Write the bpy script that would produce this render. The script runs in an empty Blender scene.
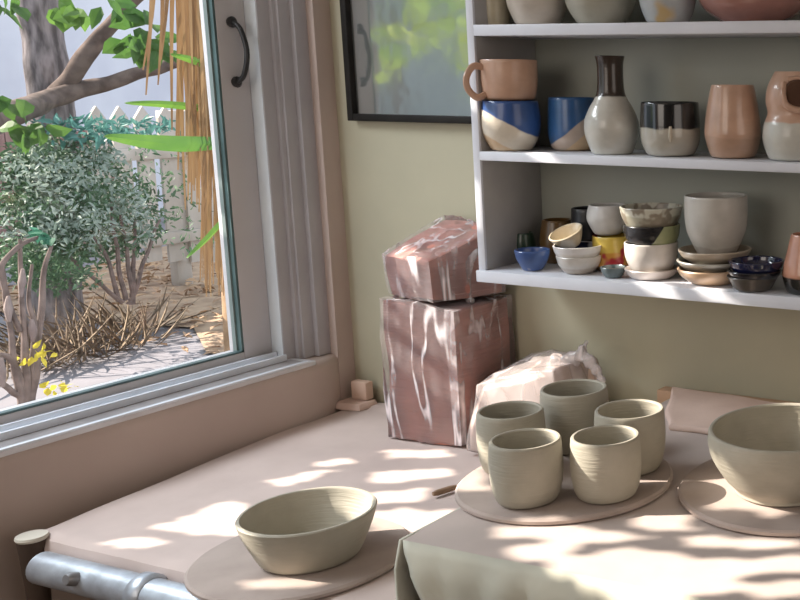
import bpy, bmesh, math, random
from math import sin, cos, pi, radians, sqrt
from mathutils import Vector, Matrix, noise
random.seed(7)
S = bpy.context.scene
COL = S.collection

# ---------------------------------------------------------------- camera
CAM = Vector((1.548, -1.471, 1.35))
YAW, PITCH, ROLL = radians(20.82), radians(-9.02), radians(.35)
F, CX, CY = 1080., 866., 249.
fw = Vector((-sin(YAW)*cos(PITCH), cos(YAW)*cos(PITCH), sin(PITCH)))
r0 = Vector((cos(YAW), sin(YAW), 0)); u0 = r0.cross(fw)
rr = r0*cos(ROLL)+u0*sin(ROLL); uu = -r0*sin(ROLL)+u0*cos(ROLL)
cd = bpy.data.cameras.new('camera'); cam = bpy.data.objects.new('camera', cd); COL.objects.link(cam)
M = Matrix((rr, uu, -fw)).transposed().to_4x4(); M.translation = CAM
cam.matrix_world = M
cd.sensor_width = 36; cd.lens = F/800*36
cd.shift_x = -(CX-400)/800; cd.shift_y = -(300-CY)/800
cd.clip_start = .05; cd.clip_end = 200
S.camera = cam

def ray(x, y): return rr*((x-CX)/F) - uu*((y-CY)/F) + fw
def on(x, y, ax, v):
    d = ray(x, y); return CAM + d*((v-CAM[ax])/d[ax])
def depth(p): return (Vector(p)-CAM).dot(fw)

# ---------------------------------------------------------------- materials
def new_mat(name):
    m = bpy.data.materials.new(name); m.use_nodes = True
    nt = m.node_tree; nt.nodes.clear()
    out = nt.nodes.new('ShaderNodeOutputMaterial')
    return m, nt, out
def N(nt, t, **kw):
    n = nt.nodes.new(t)
    for k, v in kw.items():
        if k in n.inputs: n.inputs[k].default_value = v
        else: setattr(n, k, v)
    return n
def L(nt, a, b): nt.links.new(a, b)
def rgba(c): return (c[0], c[1], c[2], 1)
def coord(nt): return N(nt, 'ShaderNodeTexCoord').outputs['Object']
def noisecol(nt, vec, c1, c2, scale, detail=4, lo=.35, hi=.65, stretch=None):
    if stretch:
        mp = N(nt, 'ShaderNodeMapping'); mp.inputs['Scale'].default_value = stretch
        L(nt, vec, mp.inputs['Vector']); vec = mp.outputs['Vector']
    no = N(nt, 'ShaderNodeTexNoise', Scale=scale, Detail=detail); L(nt, vec, no.inputs['Vector'])
    cr = N(nt, 'ShaderNodeValToRGB'); L(nt, no.outputs['Fac'], cr.inputs['Fac'])
    cr.color_ramp.elements[0].position = lo; cr.color_ramp.elements[1].position = hi
    cr.color_ramp.elements[0].color = rgba(c1); cr.color_ramp.elements[1].color = rgba(c2)
    return cr.outputs['Color'], no.outputs['Fac']
def surf(name, c1, c2=None, rough=.7, scale=12, bump=0, bscale=60, stretch=None, coat=0, spec=.4, lo=.35, hi=.65, metallic=0, transl=0, bstretch=None):
    m, nt, out = new_mat(name)
    if c2 is None: c2 = tuple(x*.86 for x in c1)
    v = coord(nt)
    col, _ = noisecol(nt, v, c1, c2, scale, lo=lo, hi=hi, stretch=stretch)
    p = N(nt, 'ShaderNodeBsdfPrincipled', Roughness=rough, Metallic=metallic)
    p.inputs['Specular IOR Level'].default_value = spec
    p.inputs['Coat Weight'].default_value = coat
    L(nt, col, p.inputs['Base Color'])
    if bump:
        bv = v
        if bstretch:
            mp = N(nt, 'ShaderNodeMapping'); mp.inputs['Scale'].default_value = bstretch
            L(nt, v, mp.inputs['Vector']); bv = mp.outputs['Vector']
        no = N(nt, 'ShaderNodeTexNoise', Scale=bscale, Detail=3); L(nt, bv, no.inputs['Vector'])
        b = N(nt, 'ShaderNodeBump', Strength=bump, Distance=.004); L(nt, no.outputs['Fac'], b.inputs['Height'])
        L(nt, b.outputs['Normal'], p.inputs['Normal'])
    sh = p.outputs['BSDF']
    if transl:
        t = N(nt, 'ShaderNodeBsdfTranslucent'); L(nt, col, t.inputs['Color'])
        mx = N(nt, 'ShaderNodeMixShader', Fac=transl)
        L(nt, sh, mx.inputs[1]); L(nt, t.outputs[0], mx.inputs[2]); sh = mx.outputs[0]
    L(nt, sh, out.inputs['Surface'])
    return m
def glaze(name, bands, rough=.3, coat=.3, wob=.006, spots=None, tilt=(0, 0)):
    """bands: [(z_from, colour), ...] stacked colours by height in metres, with a wavy limit"""
    m, nt, out = new_mat(name)
    v = coord(nt)
    sep = N(nt, 'ShaderNodeSeparateXYZ'); L(nt, v, sep.inputs[0])
    no = N(nt, 'ShaderNodeTexNoise', Scale=22, Detail=3); L(nt, v, no.inputs['Vector'])
    a = N(nt, 'ShaderNodeMath', operation='MULTIPLY_ADD'); L(nt, no.outputs['Fac'], a.inputs[0])
    a.inputs[1].default_value = wob*2; L(nt, sep.outputs['Z'], a.inputs[2])
    zz = a.outputs[0]
    for ax, tv in (('X', tilt[0]), ('Y', tilt[1])):
        if tv:
            b = N(nt, 'ShaderNodeMath', operation='MULTIPLY_ADD'); L(nt, sep.outputs[ax], b.inputs[0])
            b.inputs[1].default_value = tv; L(nt, zz, b.inputs[2]); zz = b.outputs[0]
    col = None
    for z, c in bands:
        vc, _ = noisecol(nt, v, c, tuple(x*.78 for x in c), 35, lo=.3, hi=.75)
        if col is None: col = vc; continue
        g = N(nt, 'ShaderNodeMapRange'); L(nt, zz, g.inputs['Value'])
        g.inputs['From Min'].default_value = z+wob-.0012; g.inputs['From Max'].default_value = z+wob+.0012
        mx = N(nt, 'ShaderNodeMix', data_type='RGBA')
        L(nt, g.outputs[0], mx.inputs[0]); L(nt, col, mx.inputs[6]); L(nt, vc, mx.inputs[7]); col = mx.outputs[2]
    if spots:
        no2 = N(nt, 'ShaderNodeTexNoise', Scale=spots[1], Detail=2); L(nt, v, no2.inputs['Vector'])
        g = N(nt, 'ShaderNodeMapRange'); L(nt, no2.outputs['Fac'], g.inputs['Value'])
        g.inputs['From Min'].default_value = spots[2]; g.inputs['From Max'].default_value = spots[2]+.06
        mx = N(nt, 'ShaderNodeMix', data_type='RGBA'); L(nt, g.outputs[0], mx.inputs[0])
        L(nt, col, mx.inputs[6]); mx.inputs[7].default_value = rgba(spots[0]); col = mx.outputs[2]
    p = N(nt, 'ShaderNodeBsdfPrincipled', Roughness=rough)
    p.inputs['Coat Weight'].default_value = coat; p.inputs['Coat Roughness'].default_value = .12
    L(nt, col, p.inputs['Base Color'])
    wv = N(nt, 'ShaderNodeTexWave', Scale=60, Distortion=1.5); wv.bands_direction = 'Z'; L(nt, v, wv.inputs['Vector'])
    bp = N(nt, 'ShaderNodeBump', Strength=.035, Distance=.002); L(nt, wv.outputs['Fac'], bp.inputs['Height'])
    L(nt, bp.outputs['Normal'], p.inputs['Normal'])
    L(nt, p.outputs['BSDF'], out.inputs['Surface'])
    return m
def glass_mat(name, tint=(1, 1, 1), gl=1.0):
    m, nt, out = new_mat(name)
    t = N(nt, 'ShaderNodeBsdfTransparent', Color=rgba(tint)); g = N(nt, 'ShaderNodeBsdfGlossy', Roughness=.02)
    fr = N(nt, 'ShaderNodeFresnel', IOR=1.45)
    mx = N(nt, 'ShaderNodeMixShader'); L(nt, fr.outputs[0], mx.inputs[0])
    L(nt, t.outputs[0], mx.inputs[1]); L(nt, g.outputs[0], mx.inputs[2]); L(nt, mx.outputs[0], out.inputs['Surface'])
    return m
def plastic_mat(name, base=.10, crease=.75, streak=(1, 1, .3), haze=(.85, .80, .80), scale=16, width=.03):
    """clear plastic film: see-through, highlights painted whitish along thin creases, glossy"""
    m, nt, out = new_mat(name); v = coord(nt)
    mp = N(nt, 'ShaderNodeMapping'); mp.inputs['Scale'].default_value = streak; mp.inputs['Rotation'].default_value = (.12, .2, 0); L(nt, v, mp.inputs['Vector'])
    no = N(nt, 'ShaderNodeTexNoise', Scale=scale, Detail=2, Roughness=.4, Distortion=.25); L(nt, mp.outputs['Vector'], no.inputs['Vector'])
    s = N(nt, 'ShaderNodeMath', operation='SUBTRACT'); L(nt, no.outputs['Fac'], s.inputs[0]); s.inputs[1].default_value = .5
    ab = N(nt, 'ShaderNodeMath', operation='ABSOLUTE'); L(nt, s.outputs[0], ab.inputs[0])
    g = N(nt, 'ShaderNodeMapRange', interpolation_type='SMOOTHSTEP'); L(nt, ab.outputs[0], g.inputs['Value'])
    g.inputs['From Min'].default_value = 0; g.inputs['From Max'].default_value = width
    g.inputs['To Min'].default_value = crease; g.inputs['To Max'].default_value = 0  # diffuse white stands in for the highlights on the creases
    n2 = N(nt, 'ShaderNodeTexNoise', Scale=scale*.8, Detail=3); L(nt, v, n2.inputs['Vector'])
    g2 = N(nt, 'ShaderNodeMapRange'); L(nt, n2.outputs['Fac'], g2.inputs['Value'])
    g2.inputs['From Min'].default_value = .42; g2.inputs['From Max'].default_value = .62; g2.inputs['To Min'].default_value = .15; g2.inputs['To Max'].default_value = 1
    mu = N(nt, 'ShaderNodeMath', operation='MULTIPLY'); L(nt, g.outputs[0], mu.inputs[0]); L(nt, g2.outputs[0], mu.inputs[1])
    ad = N(nt, 'ShaderNodeMath', operation='ADD', use_clamp=True); L(nt, mu.outputs[0], ad.inputs[0]); ad.inputs[1].default_value = base
    t = N(nt, 'ShaderNodeBsdfTransparent'); d = N(nt, 'ShaderNodeBsdfDiffuse', Color=rgba(haze))
    mx = N(nt, 'ShaderNodeMixShader'); L(nt, ad.outputs[0], mx.inputs[0]); L(nt, t.outputs[0], mx.inputs[1]); L(nt, d.outputs[0], mx.inputs[2])
    gl = N(nt, 'ShaderNodeBsdfGlossy', Roughness=.2)
    bp = N(nt, 'ShaderNodeBump', Strength=.6, Distance=.006); L(nt, no.outputs['Fac'], bp.inputs['Height'])
    L(nt, bp.outputs[0], gl.inputs['Normal'])
    fr = N(nt, 'ShaderNodeFresnel', IOR=1.45); L(nt, bp.outputs[0], fr.inputs['Normal'])
    m2 = N(nt, 'ShaderNodeMixShader'); L(nt, fr.outputs[0], m2.inputs[0]); L(nt, mx.outputs[0], m2.inputs[1]); L(nt, gl.outputs[0], m2.inputs[2])
    L(nt, m2.outputs[0], out.inputs['Surface'])
    return m

# ---------------------------------------------------------------- mesh helpers
def obj(name, bm, mat, parent=None, loc=None, smooth=True, sharp=38):
    me = bpy.data.meshes.new(name); bm.normal_update(); bm.to_mesh(me); bm.free()
    if mat: me.materials.append(mat)
    if smooth:
        for p in me.polygons: p.use_smooth = True
        try: me.set_sharp_from_angle(angle=radians(sharp))
        except Exception: pass
    o = bpy.data.objects.new(name, me); COL.objects.link(o)
    if loc is not None: o.location = loc
    if parent is not None: o.parent = parent
    return o
def empty(name, loc): 
    o = bpy.data.objects.new(name, None); o.empty_display_size = .05; COL.objects.link(o); o.location = loc; return o
def tag(o, label, cat, group=None, kind=None):
    o['label'] = label; o['category'] = cat
    if group: o['group'] = group
    if kind: o['kind'] = kind
    return o
def struct(o, label=None):
    o['kind'] = 'structure'
    if label: o['label'] = label
    return o
def sub(parent, p):  # point relative to a parent's location
    return Vector(p)-parent.location
def box_bm(bm, a, b, bev=0, segs=2):
    a = Vector(a); b = Vector(b)
    g = bmesh.ops.create_cube(bm, size=1); vs = g['verts']
    for v in vs:
        v.co = Vector(((a[i]+b[i])/2 + v.co[i]*abs(b[i]-a[i]) for i in range(3)))
    if bev:
        es = list({e for v in vs for e in v.link_edges})
        bmesh.ops.bevel(bm, geom=es, offset=bev, segments=segs, affect='EDGES', profile=.5)
def box(name, a, b, mat, parent=None, bev=0, segs=2):
    bm = bmesh.new(); 
    if parent is not None: a = sub(parent, a); b = sub(parent, b)
    else:
        base = Vector(((a[0]+b[0])/2, (a[1]+b[1])/2, min(a[2], b[2])))
        box_bm(bm, Vector(a)-base, Vector(b)-base, bev, segs)
        return obj(name, bm, mat, None, base)
    box_bm(bm, a, b, bev, segs)
    return obj(name, bm, mat, parent)
def ring_tube(bm, pts, rad, seg=10, closed=False, flat=1.0, cap=True):
    """tube along points; rad scalar or list"""
    pts = [Vector(p) for p in pts]; n = len(pts); rings = []
    if not isinstance(rad, (list, tuple)): rad = [rad]*n
    prev = None
    for i in range(n):
        if closed: t = pts[(i+1) % n]-pts[i-1]
        else: t = pts[min(i+1, n-1)]-pts[max(i-1, 0)]
        if t.length < 1e-9: t = Vector((0, 0, 1))
        t.normalize()
        ref = prev if prev is not None else (Vector((0, 0, 1)) if abs(t.z) < .9 else Vector((1, 0, 0)))
        x = (ref - t*ref.dot(t)); 
        if x.length < 1e-6: x = t.orthogonal()
        x.normalize(); prev = x; y = t.cross(x)
        rings.append([bm.verts.new(pts[i]+(x*cos(2*pi*k/seg)+y*sin(2*pi*k/seg)*flat)*rad[i]) for k in range(seg)])
    m = n if closed else n-1
    for i in range(m):
        A = rings[i]; B = rings[(i+1) % n]
        for k in range(seg): bm.faces.new((A[k], A[(k+1) % seg], B[(k+1) % seg], B[k]))
    if not closed and cap:
        bm.faces.new(list(reversed(rings[0]))); bm.faces.new(rings[-1])
def spline(pts, n=6):
    pts = [Vector(p) for p in pts]; out = []
    for i in range(len(pts)-1):
        p0 = pts[max(i-1, 0)]; p1 = pts[i]; p2 = pts[i+1]; p3 = pts[min(i+2, len(pts)-1)]
        for k in range(n):
            t = k/n
            out.append(.5*((2*p1)+(p2-p0)*t+(2*p0-5*p1+4*p2-p3)*t*t+(3*p1-p0-3*p2+p3)*t**3))
    out.append(pts[-1]); return out
def lathe_bm(bm, prof, seg=48, wob=0, seed=0, c=(0, 0, 0), inner=None):
    """prof: [(r,z)] from the axis round; ends at r=0 close to a point"""
    c = Vector(c); rings = []
    for r, z in prof:
        if r < 1e-5: rings.append([bm.verts.new(c+Vector((0, 0, z)))]); continue
        ring = []
        for k in range(seg):
            a = 2*pi*k/seg
            w = 1+wob*(noise.noise(Vector((cos(a)*1.3+seed, sin(a)*1.3, z*14+seed*.7))))
            dz = wob*.25*r*noise.noise(Vector((cos(a)*1.1, sin(a)*1.1+seed*2, 5.)))*2
            ring.append(bm.verts.new(c+Vector((cos(a)*r*w, sin(a)*r*w, z+(dz if z > .01 else 0)))))
        rings.append(ring)
    n0 = 0
    for ri, (A, B) in enumerate(zip(rings[:-1], rings[1:])):
        if inner is not None and ri == inner: n0 = len(bm.faces)
        if len(A) == 1 and len(B) == 1: continue
        if len(A) == 1:
            for k in range(seg): bm.faces.new((A[0], B[(k+1) % seg], B[k]))
        elif len(B) == 1:
            for k in range(seg): bm.faces.new((A[k], A[(k+1) % seg], B[0]))
        else:
            for k in range(seg): bm.faces.new((A[k], A[(k+1) % seg], B[(k+1) % seg], B[k]))
    if inner is not None:
        bm.faces.ensure_lookup_table()
        for f in bm.faces[n0:]: f.material_index = 1
def smooth_prof(p, n=5):
    v = spline([(a, b, 0) for a, b in p], n); return [(max(q.x, 0), q.y) for q in v]
def vessel_prof(outer, t, floor=None, lip=True):
    """outer [(r,z)] from base edge to rim -> closed wall with inside"""
    o = smooth_prof(outer, 6)
    h = o[-1][1]; fl = floor if floor is not None else t*1.3
    o[0] = (max(o[0][0]-.0015, .002), o[0][1]); 
    prof = [(0, o[0][1])]+[o[0]]+o[1:]
    rt, zt = o[-1]
    prof += [(rt-t*.25, zt+t*.35), (rt-t*.75, zt+t*.35), (rt-t, zt)]
    inner = [(max(r-t, .002), z) for r, z in reversed(o[:-1]) if z > fl+.002]
    prof += inner
    ri = inner[-1][0] if inner else rt-t
    prof += [(ri*.93, fl+.001), (ri*.6, fl), (0, fl)]
    return prof
def polyplane(bm, pts): bm.faces.new([bm.verts.new(Vector(p)) for p in pts])

# ---------------------------------------------------------------- palette
M_wallback = surf('olive_wall_paint', (.47, .44, .32), (.42, .395, .29), rough=.75, scale=5, bump=.12, bscale=25)
M_plaster = surf('pinkish_plaster', (.56, .46, .41), (.49, .395, .35), rough=.8, scale=4, bump=.15, bscale=18)
M_trim = surf('dusty_white_paint', (.62, .58, .57), (.56, .53, .53), rough=.45, scale=6)
M_sash = surf('grey_mauve_paint', (.56, .53, .53), (.51, .485, .485), rough=.4, scale=6)
M_sill = surf('dusty_sill_paint', (.74, .75, .78), (.62, .60, .61), rough=.25, scale=9)
M_track = surf('dark_track', (.25, .23, .23), (.18, .16, .16), rough=.5, scale=20)
M_black = surf('black_iron', (.02, .02, .022), (.03, .03, .03), rough=.35)
M_frame = surf('black_frame_wood', (.012, .011, .010), (.02, .018, .016), rough=.6, spec=.15)
M_shelf = surf('white_shelf_paint', (.70, .715, .77), (.60, .61, .66), rough=.4, scale=9, lo=.4, hi=.8)
M_shelfback = surf('grey_green_back_panel', (.43, .445, .385), (.39, .40, .345), rough=.5, scale=3)
M_canvas = surf('dusty_pink_canvas', (.60, .495, .455), (.52, .425, .39), rough=.85, scale=7, bump=.25, bscale=22)
M_canvas2 = surf('pale_canvas', (.56, .475, .435), (.48, .41, .375), rough=.85, scale=7, bump=.25, bscale=22)
M_canvas_flap = surf('shade_green_canvas_flap', (.60, .58, .48), (.50, .49, .41), rough=.85, scale=9, bump=.3, bscale=30)  # greenish shade of the hanging canvas put into its colour
M_bat = surf('plaster_bat', (.47, .39, .35), (.38, .31, .275), rough=.85, scale=14, bump=.2, bscale=30)
M_raw = surf('raw_grey_clay', (.425, .395, .325), (.38, .355, .29), rough=.62, scale=30, bump=.25, bscale=26, bstretch=(1, 1, 12), spec=.3)
M_claybag = surf('red_brown_clay', (.56, .235, .18), (.34, .14, .11), rough=.7, scale=14, bump=.8, bscale=30, bstretch=(.25, .25, 5))
M_claypale = surf('pale_pink_clay', (.72, .55, .47), (.60, .44, .37), rough=.7, scale=12, bump=.4, bscale=25)
M_wood_dark = surf('dark_stained_wood', (.10, .065, .045), (.06, .04, .03), rough=.6, scale=10, stretch=(1, 1, .15))
M_wood_mid = surf('brown_wood', (.34, .22, .14), (.25, .16, .10), rough=.6, scale=18, stretch=(.2, 1, 1))
M_pipe = surf('grey_metal_pipe', (.55, .60, .66), (.36, .38, .42), rough=.35, scale=25, metallic=.5, bump=.15)
M_cap = surf('cream_cap', (.72, .68, .58), (.62, .58, .5), rough=.6)
M_floor = surf('dark_wood_floor', (.22, .15, .10), (.15, .10, .07), rough=.5, scale=6, stretch=(1, .12, 1))
M_ceil = surf('white_ceiling', (.8, .78, .74), rough=.9)
M_glass = glass_mat('window_glass')

# ---------------------------------------------------------------- room shell
XW = -.018            # upper wall face by the window
WIN_Y1, WIN_Y0, WIN_Z1 = -.115, -1.75, 2.0
SILL = .854
struct(box('wall_back', (-.018, 0, -.02), (3.2, .12, 2.5), M_wallback))
# window wall: lower ledge with rounded top edge, upper piece by the corner, far piece, lintel
bm = bmesh.new()
pr = [(-.14, 0), (-.14, SILL-.006), (-.03, SILL-.006)]
def ledge_section(y):
    s = 0
    d = y+.125
    if d > 0: s = .045*(1-sqrt(max(0, 1-(d/.11)**2)))     # rounded end toward the corner
    p = [(-.14, 0), (-.14, SILL-.004)]
    R = .014; x0 = 0-s
    for k in range(7):
        a = pi/2*k/6; p.append((x0-R+R*sin(a), SILL-.004-R+R*cos(a)))
    p.append((x0, .6)); p.append((x0, 0)); return [(x, y, z) for x, z in p]
ys = [-3.5, -1.75, -1, -.6, -.4, -.25, -.18, -.14, -.125, -.11, -.095, -.08, -.065, -.05, -.035, -.02, -.0145]
rows = [[bm.verts.new(Vector(p)) for p in ledge_section(y)] for y in ys]
for A, B in zip(rows[:-1], rows[1:]):
    for k in range(len(A)-1): bm.faces.new((A[k], B[k], B[k+1], A[k+1]))
    bm.faces.new((A[-1], B[-1], B[0], A[0]))
bm.faces.new(rows[-1]); bm.faces.new(list(reversed(rows[0])))
bmesh.ops.recalc_face_normals(bm, faces=bm.faces)
struct(obj('wall_left', bm, M_plaster), 'pinkish plaster wall below the window')
bm = bmesh.new()
box_bm(bm, (-.14, -.036, 0), (XW, .0, 2.5)); box_bm(bm, (-.14, -3.5, SILL-.004), (XW, WIN_Y0, 2.5))
box_bm(bm, (-.14, WIN_Y0, WIN_Z1), (XW, -.036, 2.5))
struct(obj('wall_left_upper', bm, M_plaster, smooth=False), 'pinkish plaster wall around the window')
struct(box('floor', (-.14, -3.5, -.05), (3.2, .12, 0), M_floor))
struct(box('ceiling', (-.14, -3.5, 2.5), (3.2, .12, 2.56), M_ceil))
struct(box('wall_right', (3.2, -3.5, -.02), (3.3, .12, 2.5), M_plaster))
struct(box('wall_front', (-.14, -3.6, -.02), (3.3, -3.5, 2.5), M_plaster))

# window: jamb, stepped casing, sill, sliding sash with pull handle, pane
win = empty('window_1', (-.1, -.9, SILL)); struct(win, 'sliding garden window with a grey sash')
bm = bmesh.new()
def wbox(a, b, bev=0): box_bm(bm, sub(win, a), sub(win, b), bev)
wbox((-.14, -.1155, SILL-.002), (-.0585, -.08, 1.995)); wbox((-.14, WIN_Y0+.002, SILL), (-.06, WIN_Y0+.03, 1.995)); wbox((-.14, WIN_Y0, 1.96), (-.06, -.062, 1.998))
obj('jamb', bm, surf('window_lit_jamb', (.80, .86, .90), (.74, .80, .85), rough=.4), win, smooth=False)  # bluish window light put into the jamb colour
bm = bmesh.new()
for a, b in (((-.138, -.1148, SILL-.003), (-.056, -.07, 1.99)), ((-.138, -.0915, SILL-.003), (-.049, -.05, 1.99)), ((-.138, -.084, SILL-.003), (-.044, -.04, 1.99)), ((-.138, -.062, SILL-.003), (-.034, -.034, 2.02)),
             ((-.022, WIN_Y0-.05, SILL), (-.008, WIN_Y0+.01, 2.02)), ((-.03, WIN_Y0-.05, 1.97), (-.008, -.05, 2.05))):
    wbox(a, b, .0012)
obj('casing', bm, surf('grey_casing_paint', (.44, .425, .44), (.40, .385, .40), rough=.45), win)
bm = bmesh.new(); wbox((-.142, WIN_Y0, SILL-.008), (-.004, -.095, SILL+.001), .003)
obj('sill', bm, M_sill, win)
bm = bmesh.new(); wbox((-.052, WIN_Y0, SILL), (-.046, -.118, SILL+.013), .0015); wbox((-.012, WIN_Y0, SILL), (-.003, -.112, SILL+.004), .0015); wbox((-.074, WIN_Y0, SILL), (-.069, -.118, SILL+.016), .0015)
obj('sill_track', bm, surf('skylit_blue_track', (.82, .87, .95), (.72, .76, .82), rough=.2), win)  # pale blue carries the skylight caught along the sill
bm = bmesh.new(); wbox((-.046, WIN_Y0, SILL+.0012), (-.014, -.112, SILL+.0022))
obj('sill_groove', bm, M_track, win)
# sash
SX0, SX1 = -.118, -.082; SY1, SY0 = -.116, -1.70; SZ0, SZ1 = SILL+.002, 1.955
sash = empty('sash', sub(win, (-.1, -.9, SZ0))); sash.parent = win
def sp(p): return Vector(p)-Vector((-.1, -.9, SZ0))
bm = bmesh.new()
GY1, GY0, GZ0, GZ1 = -.170, -1.64, .880, 1.89
for a, b in (((SX0, GY1, SZ0), (SX1, SY1, SZ1)), ((SX0, SY0, SZ0), (SX1, GY0, SZ1)), ((SX0, GY0, SZ0), (SX1, GY1, GZ0)), ((SX0, GY0, GZ1), (SX1, GY1, SZ1))):
    box_bm(bm, sp(a), sp(b), .002)
obj('sash_frame', bm, M_sash, sash)
bm = bmesh.new(); g = .003
for a, b in (((-.094, GY1-.004, GZ0), (-.083, GY1, GZ1)), ((-.094, GY0, GZ0), (-.083, GY1, GZ0+.003))):
    box_bm(bm, sp(a), sp(b))
obj('gasket', bm, surf('teal_gasket', (.10, .16, .16), (.06, .1, .1), rough=.4), sash, smooth=False)
bm = bmesh.new()
for a, b in (((-.1, GY1-.007, GZ0), (-.092, GY1-.004, GZ1)),):
    box_bm(bm, sp(a), sp(b))
obj('glazing_bead', bm, surf('pale_bead', (.22, .27, .26), rough=.4), sash, smooth=False)
bm = bmesh.new(); polyplane(bm, [sp((-.1, GY0, GZ0)), sp((-.1, GY1, GZ0)), sp((-.1, GY1, GZ1)), sp((-.1, GY0, GZ1))])
obj('pane', bm, M_glass, sash, smooth=False)
h1 = on(231, 22, 0, SX1); h2 = on(236, 82, 0, SX1)
bm = bmesh.new()
hp = [h1+Vector((.003, 0, 0)), h1+Vector((.016, .002, -.010)), (h1+h2)/2+Vector((.024, .004, .012)), (h1+h2)/2+Vector((.024, .004, -.012)), h2+Vector((.016, .002, .010)), h2+Vector((.003, 0, 0))]
ring_tube(bm, [sp(p) for p in spline(hp, 6)], .0042, 10)
for h in (h1, h2):
    b2 = [sp(h+Vector((x, 0, 0))) for x in (0, .003, .006)]
    ring_tube(bm, b2, [.009, .0095, .006], 14)
obj('handle', bm, M_black, sash)

# ---------------------------------------------------------------- canvases and tables
def sheet(name, x0, x1, y0, y1, z, mat, nx=60, ny=40, amp=.002, hem=None, parent=None, loc=None):
    bm = bmesh.new(); g = []
    for j in range(ny+1):
        row = []
        for i in range(nx+1):
            x = x0+(x1-x0)*i/nx; y = y0+(y1-y0)*j/ny
            zz = z+.0025+amp*(.5+noise.noise(Vector((x*5, y*5, 3)))+.5*noise.noise(Vector((x*14, y*9, 8))))
            p = Vector((x, y, zz))
            if hem: p = hem(p)
            row.append(bm.verts.new(p-(loc or Vector())))
        g.append(row)
    for j in range(ny):
        for i in range(nx): bm.faces.new((g[j][i], g[j][i+1], g[j+1][i+1], g[j+1][i]))
    return obj(name, bm, mat, parent, loc)
T1, T2 = .75, .841
lt = empty('work_table', (.4, -.3, 0)); tag(lt, 'low work table under the window with a grey pipe rail along its front', 'table')
box('table_top', (.056, -.595, T1-.035), (1.3, -.012, T1-.001), M_wood_mid, lt, .004)
for x, y in ((.66, -.55), (.1, -.06), (1.24, -.55), (1.24, -.06)):
    box('leg', (x-.03, y-.03, 0), (x+.03, y+.03, T1-.035), M_wood_dark, lt, .004)
bm = bmesh.new()
pz, py = T1-.024, -.632
ring_tube(bm, [sub(lt, p) for p in ((.108, py, pz), (1.29, py, pz))], .0205, 24)
pipe = obj('pipe_rail', bm, M_pipe, lt)
def rel(p): return Vector(p)-lt.location
bm = bmesh.new(); ring_tube(bm, [rel(p) for p in ((.285, py, pz), (.29, py, pz), (.305, py, pz), (.31, py, pz))], [.0212, .025, .025, .0212], 24)
obj('collar', bm, M_pipe, pipe)
bm = bmesh.new(); ring_tube(bm, [rel(p) for p in ((.198, py-.016, pz+.008), (.198, py-.025, pz+.012), (.198, py-.029, pz+.013))], [.0085, .0085, .006], 16)
obj('bolt', bm, surf('bolt_metal', (.35, .35, .36), rough=.4, metallic=.6), pipe)
# corner post with a cream cap
pc = Vector((.066, -.616, 0))
bm = bmesh.new(); lathe_bm(bm, [(0, 0), (.010, 0), (.011, .55), (.0125, .66), (.0165, T1+.001), (0, T1+.001)], 24, c=rel(pc))
post = obj('post', bm, M_wood_dark, lt)
bm = bmesh.new(); lathe_bm(bm, [(0, T1+.0012), (.0172, T1+.0012), (.0185, T1+.004), (.0175, T1+.007), (0, T1+.008)], 24, c=rel(pc))
obj('cap', bm, M_cap, post)

def hem1(p):
    # front edge turned down, wall edge lifted a little
    if p.y < -.6:
        d = -.6-p.y; p = Vector((p.x, -.6-.012*sin(min(d/.02, 1)*pi/2), p.z-.03*(d/.03)**1.5))
    if p.y > -.03 and p.x > .03: p.z += .004
    w = .052*min(1, max(0, (-.18-p.y)/.40))
    p.x += w*max(0, 1-(p.x-.004)/.25)
    return p
cv1 = sheet('canvas_cover', .004, 1.28, -.63, -.006, T1, M_canvas, 110, 60, .0022, hem1, loc=Vector((.4, -.3, T1)))
tag(cv1, 'dusty pink canvas stretched over the low table under the window', 'canvas')

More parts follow.
